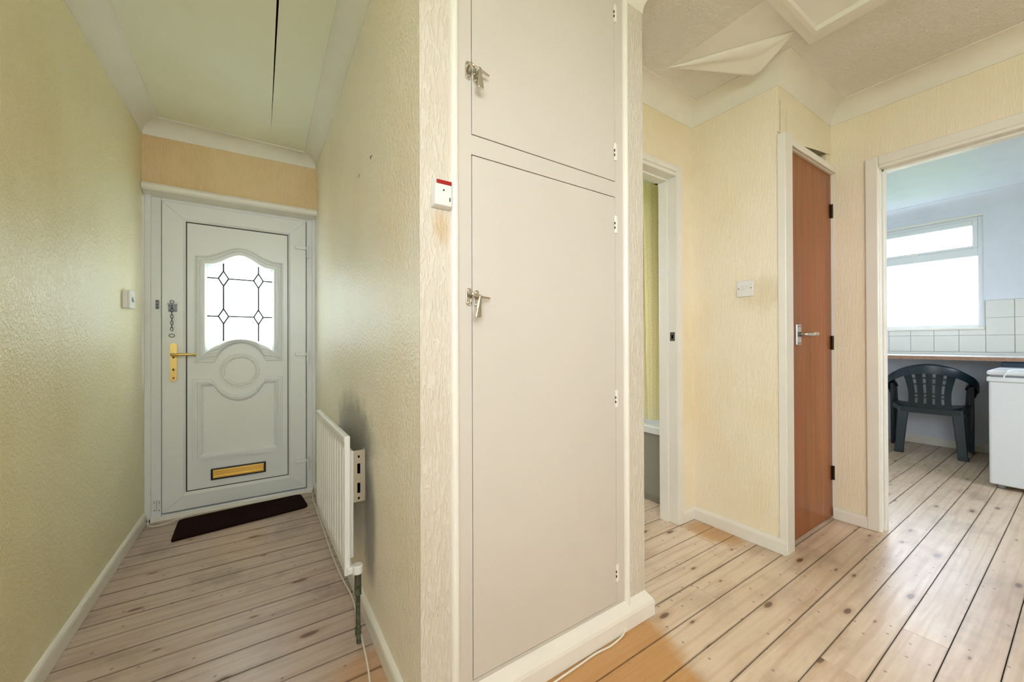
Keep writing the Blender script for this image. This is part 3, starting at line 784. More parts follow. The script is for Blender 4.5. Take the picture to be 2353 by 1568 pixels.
# ================================================================== BROWN DOOR (door_2)
door2 = empty('door_2', (2.48, YS, 0), kind='structure', label='narrow brown wood veneer door with silver lever handle')
LFY = .846
leaf = box('door_leaf', 2.188, 2.782, LFY, LFY + .035, .012, 2.003, 'veneer', door2, bevel=.001, bseg=1)
for z in (1.79, 1.022, .264):
    h = obj('hinge', MB().cyl((2.779, LFY - .007, z - .04), (2.779, LFY - .007, z + .04), .0055, 10), 'dark_hinge', leaf)
    obj('hinge_leaf', MB().box(2.756, 2.779, LFY - .002, LFY, z - .04, z + .04), 'dark_hinge', h)
plx = 2.297
hp = obj('handle_plate', MB().box(plx - .012, plx + .043, LFY - .010, LFY, 1.012, 1.118), 'aluminium', leaf, bevel=.0025)
for x in (plx + .008, plx + .030):
    for z in (1.022, 1.108): obj('screw', MB().cyl((x, LFY - .0112, z), (x, LFY - .009, z), .0028, 8), 'dark_gap', hp)
obj('rose', MB().cyl((plx + .020, LFY - .008, 1.067), (plx + .020, LFY - .018, 1.067), .012, 16), 'dull_metal', hp)
lv = smooth_path([(plx + .020, LFY - .010, 1.067), (plx + .021, LFY - .036, 1.067), (plx + .034, LFY - .044, 1.067), (plx + .075, LFY - .045, 1.066), (plx + .10, LFY - .045, 1.069), (plx + .15, LFY - .042, 1.070)], 5)
obj('lever', MB().tube(lv, [.0075 if i < 17 else .0098 for i in range(len(lv))], 12), 'aluminium', hp)
# post, head and far jamb
mb = MB(); mb.box(XS - .006, 2.185, YS - .032, YS + .004, 0.0, 2.045); mb.box(XS + .02, 2.185, YS + .004, YS + .06, 0.0, 2.045)
trim(mb, 'gloss_white', bevel=.003)
mb = MB(); mb.box(2.185, XK - .001, YS - .026, YS + .0, 2.006, 2.040); mb.box(2.185, XK - .001, YS - .012, YS + .06, 2.004, 2.02)
trim(mb, 'gloss_white', bevel=.003)
trim(MB().box(2.7835, XK + .03, YS - .012, YS + .06, 0, 2.01), 'gloss_white')
box('closet_stop', 2.186, 2.7835, LFY + .04, LFY + .05, 0, 2.02, 'gloss_white', door2)
# torn flap of wallpaper above the head and the dark slot behind it
flap = MB(); n_ = 14; top = []; bot = []
for k in range(n_ + 1):
    u = k / n_; x = 2.20 + u * (XK - .006 - 2.20)
    zb = 2.044 + .080 * max(0, (u - .16) / .84) ** 1.2; curl = .012 * math.sin(PI * min(1, u * 1.1)) 
    bot.append((x, YS - .002 - curl, zb)); top.append((x, YS - .002, 2.19))
mid = [(a[0], YS - .002 - (YS - .002 - a[1]) * .25, (a[2] * 2 + b[2]) / 3 + .01) for a, b in zip(bot, top)]
obj('torn_paper', flap.loft([bot, mid, top], False), 'paper', bpy.data.objects['wall_door_head'], solid=.0012)

obj('paper_split', MB().hexa([(2.1285, YS - .0008, 2.07), (2.1300, YS - .0008, 2.07), (2.1300, YS, 2.07), (2.1285, YS, 2.07)], [(2.1288, YS - .0008, 2.22), (2.1292, YS - .0008, 2.22), (2.1292, YS, 2.22), (2.1288, YS, 2.22)]), 'dark_gap', bpy.data.objects['wall_door_head'])
# ================================================================== KITCHEN DOORWAY
mb = MB(); xA = XK - .016
mb.box(xA, XK, KY1 + .004, .692, 0, 2.028); mb.box(xA, XK, KY0 - .058, KY1 + .004, KTOP - .006, 2.028); mb.box(xA, XK, KY0 - .058, KY0 - .004, 0, KTOP)
trim(mb, 'gloss_white', bevel=.005)
mb = MB(); mb.box(XK - .008, XK + .118, KY1, KY1 + .02, 0, KTOP); mb.box(XK - .008, XK + .118, KY0 - .02, KY0, 0, KTOP); mb.box(XK - .008, XK + .118, KY0 - .02, KY1 + .02, KTOP - .022, KTOP)
mb.box(XK + .035, XK + .075, KY1 - .010, KY1, 0, KTOP - .022); mb.box(XK + .035, XK + .075, KY0, KY1, KTOP - .034, KTOP - .022)
trim(mb, 'gloss_white', bevel=.002)
# ================================================================== LOFT HATCH
hat = empty('loft_hatch', ((HX0 + HX1) / 2, (HY0 + HY1) / 2, ZC), kind='structure', label='cream loft hatch with moulded frame in the landing ceiling')
ow = .052
o4 = [(HX0 - ow, HY0 - ow), (HX1 + ow, HY0 - ow), (HX1 + ow, HY1 + ow * .7), (HX0 - ow, HY1 + ow * .7)]; i4 = [(HX0, HY0), (HX1, HY0), (HX1, HY1), (HX0, HY1)]
i5 = [(HX0 + .02, HY0 + .02), (HX1 - .02, HY0 + .02), (HX1 - .02, HY1 - .015), (HX0 + .02, HY1 - .015)]
mid = [((a[0] * .8 + b[0] * .2), (a[1] * .8 + b[1] * .2)) for a, b in zip(o4, i4)]
R3 = lambda pts, z: [(a, b, z) for a, b in pts]
obj('hatch_frame', MB().loft([R3(o4, ZC + .002), R3(o4, ZC - .010), R3(mid, ZC - .020), R3(i4, ZC - .020), R3(i5, ZC - .018), R3(i5, ZC + .02)]), 'gloss_white', hat)
obj('hatch_panel', MB().box(HX0, HX1, HY0, HY1, ZC + .004, ZC + .018), 'plaster', hat)
# ---- peeling ceiling paper
T0 = Vector((1.661, 1.142)); R0 = Vector((1.93, .702)); P0 = Vector((1.655, .700))
pz = ZC - .0012
obj('bare_patch', MB().prism([(T0.x, T0.y, pz), (P0.x, P0.y, pz), (R0.x, R0.y, pz)], (0, 0, .001)), 'plaster', bpy.data.objects['ceiling'])
F0 = Vector((2.035, .905))     # free corner of the folded flap
rings = []; NS, NTt = 16, 12
for i in range(NS + 1):
    s_ = i / NS; base = T0 + (R0 - T0) * s_
    # free edge: tip -> corner -> R
    c_ = .715
    e_ = (T0 + (F0 - T0) * (s_ / c_)) if s_ <= c_ else (F0 + (R0 - F0) * ((s_ - c_) / (1 - c_)))
    wd = (e_ - base).length; row = []
    for k in range(NTt + 1):
        q = k / NTt; p = base + (e_ - base) * q
        hang = .055 * (wd / .25) * q ** 1.2 + .010 * math.sin(min(1, q * 2.2) * PI) * min(1, wd / .05)
        row.append((p.x, p.y, ZC - .002 - hang))
    rings.append(row)
obj('peeling_paper', MB().loft(rings, False, smooth=True), 'paper_back', solid=.0012, label='pale triangular flap of peeling paper hanging from the landing ceiling', cat='peeling paper')

# ================================================================== ADDED WINDOWS (unseen, put in to light the rooms)
def window(name, axis, a0, a1, z0, z1, d0, d1, fw_=.05, transom=None, mull=None, **kw):
    root = empty(name, ((a0 + a1) / 2, (d0 + d1) / 2, z0) if axis == 'x' else ((d0 + d1) / 2, (a0 + a1) / 2, z0), kind='structure', **kw)
    def B(mb, u0, u1, za, zb, e0=d0, e1=d1):
        if axis == 'x': mb.box(u0, u1, e0, e1, za, zb)
        else: mb.box(e0, e1, u0, u1, za, zb)
    mb = MB(); B(mb, a0, a0 + fw_, z0, z1); B(mb, a1 - fw_, a1, z0, z1); B(mb, a0 + fw_, a1 - fw_, z0, z0 + fw_); B(mb, a0 + fw_, a1 - fw_, z1 - fw_, z1)
    if transom: B(mb, a0 + fw_, a1 - fw_, transom[0], transom[1])
    if mull:
        for q in mull: B(mb, q - fw_ / 2, q + fw_ / 2, z0 + fw_, z1 - fw_)
    obj('window_frame', mb, 'upvc', root, bevel=.004)
    dm = (d0 + d1) / 2
    for za, zb in ([(z0 + fw_, z1 - fw_)] if not transom else [(z0 + fw_, transom[0]), (transom[1], z1 - fw_)]):
        g = MB(); B(g, a0 + fw_, a1 - fw_, za, zb, dm - .003, dm + .003); obj('window_pane', g, 'window_glass', root)
    return root
window('added_window_2', 'x', RX0, RX1, RZ0, RZ1, YR - .14, YR - .07)  # unseen rear window, added to light the hall and landing
window('added_window_5', 'y', LW0, LW1, LWZ0, LWZ1, XL - .09, XL - .03)  # made-up side window, brightens the switch wall and kitchen partition
window('added_window_3', 'x', 1.4, 2.1, 1.0, 2.2, 3.04, 3.10)  # unseen window added to brighten the bathroom and curtain
window('added_window_4', 'x', 3.2, 4.1, .95, 2.19, -1.68, -1.62)  # extra unseen window, added to brighten the kitchen and freezer front
# kitchen window
w1 = window('window_1', 'y', WY0, WY1, WZ0, WZ1, XKW + .015, XKW + .075, .034, (1.822, 1.900), label='white kitchen window with a narrow top light')
mb = MB(); a0, a1, b0, b1 = WY0 + .034, WY1 - .034, 1.900, WZ1 - .034; xs0, xs1 = XKW + .005, XKW + .05
mb.box(xs0, xs1, a0, a0 + .032, b0, b1); mb.box(xs0, xs1, a1 - .032, a1, b0, b1); mb.box(xs0, xs1, a0 + .032, a1 - .032, b0, b0 + .022); mb.box(xs0, xs1, a0 + .032, a1 - .032, b1 - .045, b1)
sash = obj('opening_sash', mb, 'upvc', w1, bevel=.004)
obj('sash_handle', MB().box(xs0 - .018, xs0, .985, 1.05, 1.902, 1.914).box(xs0 - .012, xs0, 1.005, 1.03, 1.896, 1.922), 'white_plastic', sash, bevel=.002)
mb = MB(); mb.box(XKW - .012, XKW + .0, WY0 - .002, WY1 + .002, WZ1, WZ1 + .022)
trim(mb, 'gloss_white', bevel=.004)
obj('window_sill', MB().box(XKW - .02, XKW + .02, WY0 - .004, WY1 + .004, WZ0 - .014, WZ0 + .006), 'gloss_white', w1, bevel=.003)
# small things on the sill at its left end
# ---- tiles
def tile(y0, y1, z0, z1):
    g = .0016; x1 = XKW - .0005; x0 = XKW - .007
    o = obj('wall_tile', MB().box(x0, x1, y0 + g, y1 - g, z0 + g, z1 - g), 'tile_white', wkw, bevel=.0015, bseg=1)
ycs = [1.199 + .1613 * k for k in range(2, -8, -1)]
for a, b in zip(ycs, ycs[1:]):
    y1_, y0_ = a, b
    tile(y0_, y1_, .925, 1.083)
    if y1_ <= WY0: 
        tile(y0_, y1_, 1.083, 1.241); tile(y0_, y1_, 1.241, 1.400)
    elif y0_ >= WY0 - .012: tile(y0_, y1_, 1.083, WZ0 - .014)
    else: 
        tile(max(y0_, WY0), y1_, 1.083, WZ0 - .014)
obj('tile_bed', MB().box(XKW - .0012, XKW, -.1, WY0 - .004, .90, 1.402).box(XKW - .0012, XKW, WY0 - .004, 1.52, .90, WZ0 - .014), 'grout', wkw)
# ---- worktop
wt = empty('worktop', (5.24, .3, .865), label='white laminate kitchen worktop with a chipped bare front edge', cat='worktop')
box('worktop_top', 4.935, XKW - .008, -.20, 1.93, .872, .900, 'laminate', wt, bevel=.002)
box('worktop_edge', 4.928, 4.936, -.20, 1.93, .866, .896, 'chipboard', wt, label='bare chipboard front edge')
box('upstand', XKW - .022, XKW - .0075, -.20, 1.93, .900, .924, 'laminate', wt, bevel=.003)
box('rear_batten', XKW - .04, XKW - .001, -.15, 1.9, .82, .872, 'kitchen_paint', wt)
# dark base unit on the right below the worktop
cb = empty('base_unit', (5.25, -.1, 0), label='dark blue-grey base unit under the worktop behind the freezer', cat='cabinet')
box('cabinet_body', 5.0, 5.50, -.20, .42, .0, .864, 'navy_panel', cb)
box('cabinet_door', 4.98, 4.999, -.195, .105, .10, .855, 'navy_panel', cb, bevel=.002); box('cabinet_door', 4.98, 4.999, .11, .415, .10, .855, 'navy_panel', cb, bevel=.002)

# ================================================================== FREEZER
fz = empty('chest_freezer', (4.56, .14, 0), label='white freezer with overhanging lid beside the green plastic chair', cat='freezer')
FX0, FX1, FY0, FY1 = 4.285, 4.84, -.16, .418
box('freezer_body', FX0, FX1, FY0, FY1, .025, .748, 'freezer_white', fz, bevel=.012, bseg=3)
box('body_rim', FX0 - .010, FX1 + .004, FY0 - .01, FY1 + .008, .745, .776, 'freezer_white', fz, bevel=.006, bseg=3)
box('lid_seal', FX0 + .010, FX1 - .01, FY0 + .01, FY1 - .008, .775, .791, 'rubber_grey', fz)
box('lid', FX0 - .010, FX1 + .004, FY0 - .01, FY1 + .008, .790, .822, 'freezer_white', fz, bevel=.012, bseg=3)
for x in (FX0 + .05, FX1 - .05):
    for y in (FY0 + .05, FY1 - .05): obj('foot', MB().cyl((x, y, 0.001), (x, y, .03), .018, 12), 'rubber_grey', fz)
cab = smooth_path([(4.268, .352, .773), (4.264, .340, .808), (4.276, .318, .830), (4.36, .28, .8295), (4.46, .22, .8275), (4.55, .27, .8275), (4.63, .20, .8275)], 6)
obj('power_lead', MB().tube(cab, .0042, 8), 'freezer_white', label='white mains lead looped over the freezer lid', cat='cable')

# ================================================================== CHAIR
ch_loc = (5.205, .852, 0)
chair = empty('plastic_chair', ch_loc, math.radians(8.5), label='dark green plastic garden armchair tucked under the kitchen worktop', cat='chair')
def ch(name, mb, **kw): return obj(name, mb, 'chair_green', chair, local=True, **kw)
# rim: arms sweeping round into the top of the back
ctrl = [(.225, .252, .575), (.17, .260, .612), (.06, .266, .640), (-.07, .258, .672), (-.18, .220, .725), (-.255, .132, .785), (-.282, 0, .812)]
ctrl = ctrl + [(a, -b, c) for a, b, c in reversed(ctrl[:-1])]
pth = smooth_path(ctrl, 6); rings = []
for i, p in enumerate(pth):
    d = (pth[min(i + 1, len(pth) - 1)] - pth[max(i - 1, 0)]); d.z = 0; d.normalize(); nn = Vector((-d.y, d.x, 0))  # outward
    nn = nn if nn.dot(Vector((p.x + .02, p.y, 0))) > 0 else -nn
    pr = [(-.036, 0), (-.034, .010), (-.012, .016), (.012, .014), (.026, .004), (.030, -.022), (.029, -.070), (.021, -.070), (.020, -.014), (.004, -.004), (-.030, -.006)]
    rings.append([(p.x + nn.x * u, p.y + nn.y * u, p.z + z) for u, z in pr])
ch('arm_rim', MB().loft(rings, True, True, True, True))
# legs
for s in (1, -1):
    a = [(.145, .250 * s, .001), (.245, .244 * s, .001), (.245, .264 * s, .001), (.145, .270 * s, .001)]
    b = [(.10, .243 * s, .615), (.225, .235 * s, .595), (.225, .265 * s, .595), (.10, .270 * s, .615)]
    lg = MB().hexa(a, b); lg.hexa([(.235, .205 * s, .001), (.250, .205 * s, .001), (.250, .266 * s, .001), (.235, .266 * s, .001)], [(.215, .226 * s, .59), (.230, .226 * s, .59), (.230, .267 * s, .59), (.215, .267 * s, .59)])
    ch('leg', lg, bevel=.004)
    a = [(-.235, .165 * s, .001), (-.185, .165 * s, .001), (-.185, .222 * s, .001), (-.235, .222 * s, .001)]
    b = [(-.205, .128 * s, .43), (-.120, .128 * s, .43), (-.120, .200 * s, .43), (-.205, .200 * s, .43)]
    lg = MB().hexa(a, b); lg.hexa([(-.238, .162 * s, .001), (-.183, .162 * s, .001), (-.183, .225 * s, .001), (-.238, .225 * s, .001)], [(-.2365, .160 * s, .035), (-.181, .160 * s, .035), (-.181, .224 * s, .035), (-.2365, .224 * s, .035)])
    ch('leg', lg, bevel=.005)
# seat
top = []; nx_, ny_ = 8, 8; rings = []
for i in range(nx_ + 1):
    u = i / nx_; x = -.205 + u * .455; hw_ = .175 + .075 * min(1, u * 1.6)
    row = []
    for k in range(ny_ + 1):
        q = -1 + 2 * k / ny_; row.append((x, hw_ * q, .425 + .012 * q * q - .018 * math.sin(PI * u) * (1 - q * q) - (.02 * max(0, u - .85) / .15) + .02 * (1 - u) * 0))
    rings.append(row)
ch('seat', MB().loft(rings, False, smooth=True), solid=.010)
ap = MB(); ap.hexa([(-.208, -.18, .375), (-.196, -.18, .375), (-.196, .18, .375), (-.208, .18, .375)], [(-.212, -.182, .425), (-.198, -.182, .425), (-.198, .182, .425), (-.212, .182, .425)])
for s in (1, -1): ap.hexa([(-.2, .176 * s, .385), (.02, .238 * s, .385), (.02, .246 * s, .385), (-.2, .186 * s, .385)], [(-.2, .176 * s, .43), (.02, .238 * s, .43), (.02, .248 * s, .43), (-.2, .188 * s, .43)])
ap.hexa([(.02, .238, .385), (.24, .25, .38), (.24, .258, .38), (.02, .248, .385)], [(.02, .238, .432), (.24, .25, .425), (.24, .258, .425), (.02, .248, .432)])
ap.hexa([(.02, -.238, .385), (.24, -.25, .38), (.24, -.258, .38), (.02, -.248, .385)], [(.02, -.238, .432), (.24, -.25, .425), (.24, -.258, .425), (.02, -.248, .432)])
ch('seat_apron', ap)
# back: five slats, rails and cross bars
def bp(u, t_):     # u across (metres at waist), t 0..1 up
    flare = 1 + .32 * max(0, (t_ - .35) / .65) ** 1.5 + .06 * max(0, .2 - t_) / .2
    y = u * flare; zt = .800 - 1.5 * y * y; z = .42 + (zt - .42) * t_
    x = (-.205 + .35 * y * y) * (1 - t_) + (-.276 + 1.6 * y * y) * t_
    return Vector((x, y, z))
def sheet(u0, u1, t0, t1, nu=3, nt=10, th=.007):
    f, b = [], []
    for i in range(nt + 1):
        t_ = t0 + (t1 - t0) * i / nt; f.append([]); b.append([])
        for k in range(nu + 1):
            p = bp(u0 + (u1 - u0) * k / nu, t_); f[-1].append(p); b[-1].append(p + Vector((th, 0, 0)))
    rings = [fr_ + br_[::-1] for fr_, br_ in zip(f, b)]
    return MB().loft(rings, True, True, True)
edges = [(-.130, -.088), (-.072, -.034), (-.018, .018), (.034, .072), (.088, .130)]
for a, b in edges: ch('backrest_slat', sheet(a, b, .09, .90))
ch('backrest_rail', sheet(-.130, .130, 0, .10, 10, 2)); ch('backrest_rail', sheet(-.130, .130, .88, 1.0, 10, 2))
for t_ in (.27, .36, .60, .74): ch('backrest_bar', sheet(-.090, .090, t_ - .014, t_ + .014, 8, 1, .005))

# ================================================================== RADIATOR
rad = empty('radiator', (.26, 1.72, .235), label='white ribbed panel radiator on the hall wall beside the front door', cat='radiator')
A_ = Vector((.232, 1.405, 0)); B_ = Vector((.212, 2.045, 0)); RZ0_, RZ1_ = .232, .708
dvec = (B_ - A_).normalized(); nvec = Vector((-dvec.y, dvec.x, 0))   # to -x (room)
if nvec.x > 0: nvec = -nvec
Lr = (B_ - A_).length
def RP(s_, o_, z): p = A_ + dvec * s_ + nvec * o_; return (p.x, p.y, z)
def rbox(s0, s1, o0, o1, z0, z1): return MB().hexa([RP(s0, o0, z0), RP(s1, o0, z0), RP(s1, o1, z0), RP(s0, o1, z0)], [RP(s0, o0, z1), RP(s1, o0, z1), RP(s1, o1, z1), RP(s0, o1, z1)])
obj('radiator_panel', rbox(0, Lr, -.012, .0, RZ0_, RZ1_), 'white_plastic', rad, bevel=.004)
obj('top_edge', rbox(-.002, Lr + .002, -.016, .004, RZ1_ - .02, RZ1_ + .002), 'white_plastic', rad, bevel=.004)
obj('panel_edge', rbox(-.003, .010, -.016, .003, RZ0_, RZ1_), 'white_plastic', rad, bevel=.003)
nr = 13
for i in range(nr):
    s_ = .032 + (Lr - .055) * i / (nr - 1); hwid = .0100; ring = []
    for z, sc in ((RZ0_ + .028, .15), (RZ0_ + .040, .7), (RZ0_ + .06, 1), (RZ1_ - .07, 1), (RZ1_ - .05, .7), (RZ1_ - .038, .15)):
        ring.append([RP(s_ + hwid * math.cos(PI * k / 6) * (.5 + .5 * sc), (.0052 * sc * math.sin(PI * k / 6) - .0005), z) for k in range(7)])
    obj('radiator_rib', MB().loft(ring, False, smooth=True), 'white_plastic', rad)
obj('rear_channel', rbox(.03, Lr - .03, -.034, -.012, RZ0_ + .04, RZ1_ - .06), 'white_plastic', rad, bevel=.003)
br = obj('wall_bracket', rbox(.055, .060, -.075, -.034, .455, .640).hexa([RP(.055, -.079, .455), RP(.085, -.079, .455), RP(.085, -.075, .455), RP(.055, -.075, .455)], [RP(.055, -.079, .64), RP(.085, -.079, .64), RP(.085, -.075, .64), RP(.055, -.075, .64)]), 'aluminium', rad)
for z in (.575, .505): obj('bracket_slot', rbox(.0540, .0552, -.062, -.052, z - .018, z + .018), 'void', br)
for z in (.618, .468): obj('bracket_hole', rbox(.0540, .0552, -.060, -.054, z - .004, z + .004), 'void', br)
obj('wall_bracket', rbox(Lr - .09, Lr - .085, -.095, -.034, .455, .640), 'aluminium', rad)
# valve and pipe
vx, vy = .270, 1.392
vv = obj('valve_body', MB().cyl((vx, vy, .20), (vx, vy, .248), .011, 14).cyl((.245, vy + .03, .250), (vx, vy, .235), .009, 12), 'dull_metal', rad)
obj('valve_cap', MB().cyl((vx, vy, .238), (vx, vy, .268), .0165, 18), 'white_plastic', vv, bevel=.003)
obj('valve_tail', MB().box(.236, .262, vy + .002, vy + .03, .238, .262), 'white_plastic', vv, bevel=.003)
obj('pipe', MB().tube([(vx, vy, .205), (vx, vy, .11), (vx + .002, vy - .004, .0)], .0075, 12), 'verdigris', rad)
obj('pipe_nut', MB().cyl((vx, vy, .165), (vx, vy, .20), .012, 6), 'verdigris', rad)
obj('pipe_nut', MB().cyl((vx, vy - .003, .03), (vx, vy - .003, .055), .0105, 6), 'verdigris', rad)

# ================================================================== DOORMAT
mp_ = rounded(0, 1, 0, 1, .0)
cor = [Vector((-.405, 2.615)), Vector((.232, 2.70)), Vector((.206, 2.945)), Vector((-.415, 2.905))]
pts = []
for i in range(4):
    p = cor[i]; a = (cor[i - 1] - p).normalized(); b = (cor[(i + 1) % 4] - p).normalized(); r_ = .035 if i in (1, 2, 3) else .012
    for k in range(6):
        u = k / 5; pts.append(p + a * r_ * (1 - u) ** 2 + b * r_ * u ** 2)
obj('doormat', MB().prism([(p.x, p.y, .0015) for p in pts], (0, 0, .009)), 'mat_brown', label='dark brown rectangular doormat on boards at the front door', cat='doormat')

# ================================================================== SWITCHES, ALARM
sw = empty('light_switch', (XS, 1.0, 1.265), label='white square light switch with two rockers between the bathroom and the brown door', cat='light switch')
obj('face_plate', MB().box(XS - .009, XS, .959, 1.041, 1.265, 1.349), 'white_plastic', sw, bevel=.003)
for y, tlt in ((1.0105, .003), (.9955, -.003)):
    q = MB().hexa([(XS - .009, y - .0055, 1.297), (XS - .009, y + .0055, 1.297), (XS - .012 - tlt, y + .0055, 1.297), (XS - .012 - tlt, y - .0055, 1.297)],
                  [(XS - .009, y - .0055, 1.320), (XS - .009, y + .0055, 1.320), (XS - .012 + tlt, y + .0055, 1.320), (XS - .012 + tlt, y - .0055, 1.320)])
    obj('rocker', q, 'white_plastic', sw, bevel=.0008)
for y in (1.031, .970): obj('screw', MB().cyl((XS - .0098, y, 1.308), (XS - .008, y, 1.308), .0028, 10), 'dark_gap', sw)
sw2 = empty('light_switch', (XL, 2.62, 1.21), label='white surface-mounted light switch on the hall wall left of the front door', cat='light switch')
obj('back_box', MB().box(XL, XL + .020, 2.575, 2.660, 1.206, 1.292), 'white_plastic', sw2, bevel=.002)
obj('face_plate', MB().box(XL + .020, XL + .028, 2.574, 2.661, 1.205, 1.293), 'white_plastic', sw2, bevel=.003)
obj('rocker', MB().hexa([(XL + .028, 2.608, 1.238), (XL + .028, 2.622, 1.238), (XL + .034, 2.622, 1.238), (XL + .034, 2.608, 1.238)], [(XL + .028, 2.608, 1.262), (XL + .028, 2.622, 1.262), (XL + .029, 2.622, 1.262), (XL + .029, 2.608, 1.262)]), 'rubber_grey', sw2)
al = empty('alarm_button', (.392, YC - .003, 1.385), label='small white wall alarm unit with a red strip beside the cupboard', cat='alarm')
ya, yb = YC - .024, YC - .003
obj('alarm_case', MB().hexa([(.366, ya, 1.386), (.414, ya, 1.386), (.417, yb, 1.381), (.362, yb, 1.381)], [(.369, ya, 1.452), (.413, ya, 1.452), (.416, yb, 1.457), (.364, yb, 1.457)]), 'white_plastic', al, bevel=.003)
obj('red_strip', MB().box(.370, .412, ya - .002, ya + .004, 1.440, 1.4505), 'red_plastic', al, bevel=.0015)
obj('alarm_light', MB().cyl((.390, ya - .0008, 1.425), (.390, ya + .002, 1.425), .0024, 10), 'black_trim', al)
obj('key_slot', MB().box(.4055, .4085, ya - .0008, ya + .002, 1.398, 1.408), 'black_trim', al)

# ================================================================== CABLES
c1 = [(-.555, 2.955, .03), (-.553, 2.945, .004), (-.54, 2.905, .004), (-.49, 2.888, .004), (-.43, 2.925, .004), (-.38, 2.958, .004), (-.20, 2.962, .004), (.05, 2.960, .004), (.262, 2.955, .004), (.268, 2.80, .004), (.272, 2.4, .004), (.276, 2.0, .004), (.285, 1.80, .004), (.296, 1.67, .004), (.295, 1.575, .004), (.287, 1.485, .004), (.283, 1.385, .004), (.276, 1.28, .004), (.266, 1.20, .004), (.24, 1.05, .004)]
obj('telephone_cable', MB().tube(smooth_path(c1, 5), .0030, 7), 'cable_white', label='thin white telephone cable running past the doormat and radiator', cat='cable')
c2 = [(1.075, .918, .02), (1.064, .912, .012), (1.04, .907, .004), (.98, .900, .004), (.916, .905, .004), (.845, .902, .004), (.76, .899, .004), (.68, .896, .004), (.5, .895, .004)]
obj('telephone_cable', MB().tube(smooth_path(c2, 5), .0030, 7), 'cable_white', label='short white cable lying along the cupboard skirting', cat='cable')

# ================================================================== BATH, CURTAIN
bt = empty('bathtub', (2.45, 2.2, 0), label='white bathtub with a grey side panel seen through the bathroom doorway', cat='bathtub')
bx0 = 2.075
box('bath_panel', bx0 + .012, bx0 + .03, 1.41, 2.98, .045, .448, 'bath_panel', bt)
box('plinth', bx0 + .03, bx0 + .045, 1.41, 2.98, .0, .05, 'bath_panel', bt)
o4 = [(bx0, 1.41), (2.85, 1.41), (2.85, 2.98), (bx0, 2.98)]; i4 = [(bx0 + .07, 1.49), (2.78, 1.49), (2.78, 2.90), (bx0 + .07, 2.90)]; b4 = [(bx0 + .14, 1.58), (2.70, 1.58), (2.70, 2.8), (bx0 + .14, 2.8)]
obj('bath_shell', MB().loft([R3(o4, .445), R3(o4, .485), R3([(a + (.006 if a < 2.5 else -.006), b) for a, b in o4], .490), R3(i4, .486), R3(b4, .10)], True, False, True), 'bath_white', bt)
rings = []
for i in range(61):
    s_ = i / 60; y = 1.405 + s_ * .62
    rings.append((y, s_))
cols = []
zs = [2.10 - (2.10 - .500) * k / 14 for k in range(15)]
for y, s_ in rings:
    colm = []
    for k, z in enumerate(zs):
        dn = k / 14; amp = .090 * (1 - .55 * dn)
        x = 2.225 + amp * math.sin(s_ * 36 + 2.6 + .9 * dn) + .010 * math.sin(s_ * 57 + 2 * dn)
        yy = y + .02 * math.sin(s_ * 34 + 1.2) * dn
        colm.append((x, yy, z))
    cols.append(colm)
obj('shower_curtain', MB().loft(cols, False, smooth=True), 'dotted_curtain', label='pale yellow dotted shower curtain hanging over the bath', cat='curtain')
rl = empty('curtain_rail', (2.215, 2.2, 2.12), label='white curtain rail above the bath', cat='curtain rail')
obj('rail', MB().cyl((2.215, YB + .1, 2.128), (2.215, 3.0, 2.128), .012, 12), 'white_plastic', rl)
for k in range(7): obj('curtain_ring', MB().tube([(2.215 + .018 * math.cos(a * PI / 8), 1.42 + k * .09, 2.120 + .022 * math.sin(a * PI / 8)) for a in range(16)], .0022, 6, closed=True), 'white_plastic', rl)

# ================================================================== BITS AT THE KITCHEN DOOR JAMB
stn = empty('side_stand', (5.30, 1.36, 0), label='dark narrow stand holding a white tray left of the green chair', cat='stand')
for x in (5.22, 5.42):
    for y in (1.26, 1.52): obj('leg', MB().cyl((x, y, .001), (x, y, .45), .012, 10), 'dark_cloth', stn)
box('shelf', 5.20, 5.44, 1.235, 1.54, .44, .455, 'orange_plastic', stn, bevel=.002)
tr_ = MB(); o_ = [(5.205, 1.225), (5.43, 1.225), (5.43, 1.53), (5.205, 1.53)]; q_ = [(5.225, 1.245), (5.41, 1.245), (5.41, 1.51), (5.225, 1.51)]
obj('tray', MB().loft([R3(q_, .456), R3(o_, .60), R3([(a * .98 + .02 * 5.32, b * .98 + .02 * 1.38) for a, b in o_], .60), R3(q_, .47)], True, True, True), 'freezer_white', label='white plastic tub on the dark stand beside the chair', cat='tub')
bag = MB(); rings = []
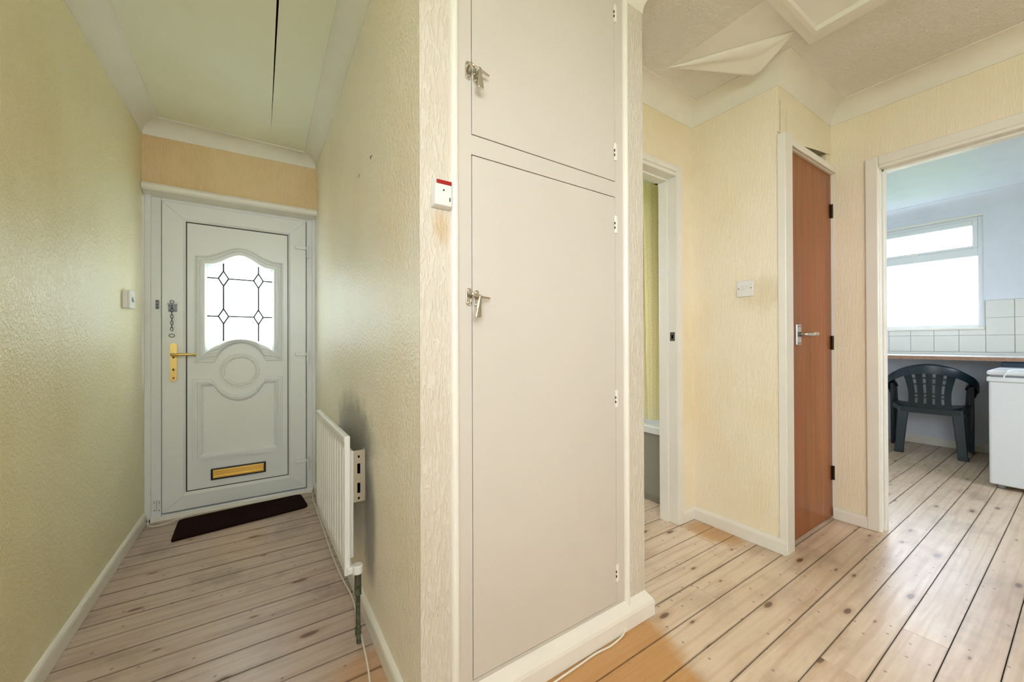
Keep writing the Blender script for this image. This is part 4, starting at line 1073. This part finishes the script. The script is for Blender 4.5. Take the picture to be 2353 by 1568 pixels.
for k, (z, sc) in enumerate(((.001, .9), (.02, 1.0), (.06, .95), (.085, .7), (.098, .35))):
    rings.append([(5.10 + .075 * sc * math.cos(2 * PI * i / 14) * (1 + .12 * math.sin(3 * i)), 1.24 + .06 * sc * math.sin(2 * PI * i / 14) * (1 + .1 * math.cos(2 * i)), z) for i in range(14)])
obj('cloth_bundle', bag.loft(rings, True, True, True, True), 'dark_cloth', label='small dark bundle on the floor left of the chair', cat='bundle')

# ================================================================== ADDED PENDANT LAMP (unseen, put in to light the landing)
LPX, LPY, LPZ = -.05, -.80, 2.02
pd = empty('added_pendant_lamp', (LPX, LPY, LPZ), label='added white glass globe pendant lamp, unseen, lighting the landing', cat='lamp')
obj('cord', MB().cyl((LPX, LPY, 2.12), (LPX, LPY, 2.37), .003, 8), 'bulb_cord', pd)
obj('ceiling_rose', MB().cyl((LPX, LPY, 2.355), (LPX, LPY, 2.379), .04, 20, .035), 'white_plastic', pd)
obj('lamp_holder', MB().cyl((LPX, LPY, 2.10), (LPX, LPY, 2.14), .03, 20, .02), 'white_plastic', pd)
rg = []
for k in range(1, 13):
    a = PI * k / 14; rg.append([(LPX + .11 * math.sin(a) * math.cos(2 * PI * j / 28), LPY + .11 * math.sin(a) * math.sin(2 * PI * j / 28), LPZ - .11 * math.cos(a)) for j in range(28)])
t = NT('opal_glass'); tr = t.n('ShaderNodeBsdfTransparent'); tl = t.n('ShaderNodeBsdfTranslucent'); mx = t.n('ShaderNodeMixShader'); mx.inputs[0].default_value = .5
tr.inputs[0].default_value = tl.inputs[0].default_value = (.96, .95, .92, 1)
t.l(tr.outputs[0], mx.inputs[1]); t.l(tl.outputs[0], mx.inputs[2]); t.l(mx.outputs[0], t.out.inputs['Surface'])
obj('globe_shade', MB().loft(rg, True, True, False, True), 'opal_glass', pd)
lb = bpy.data.lights.new('added_bulb_light', 'POINT'); lb.energy = 16; lb.color = (1.0, .92, .82); lb.shadow_soft_size = .05  # point light added inside the made-up globe to brighten the landing
lo = bpy.data.objects.new('added_bulb_light', lb); COL.objects.link(lo); lo.location = (LPX, LPY, LPZ)
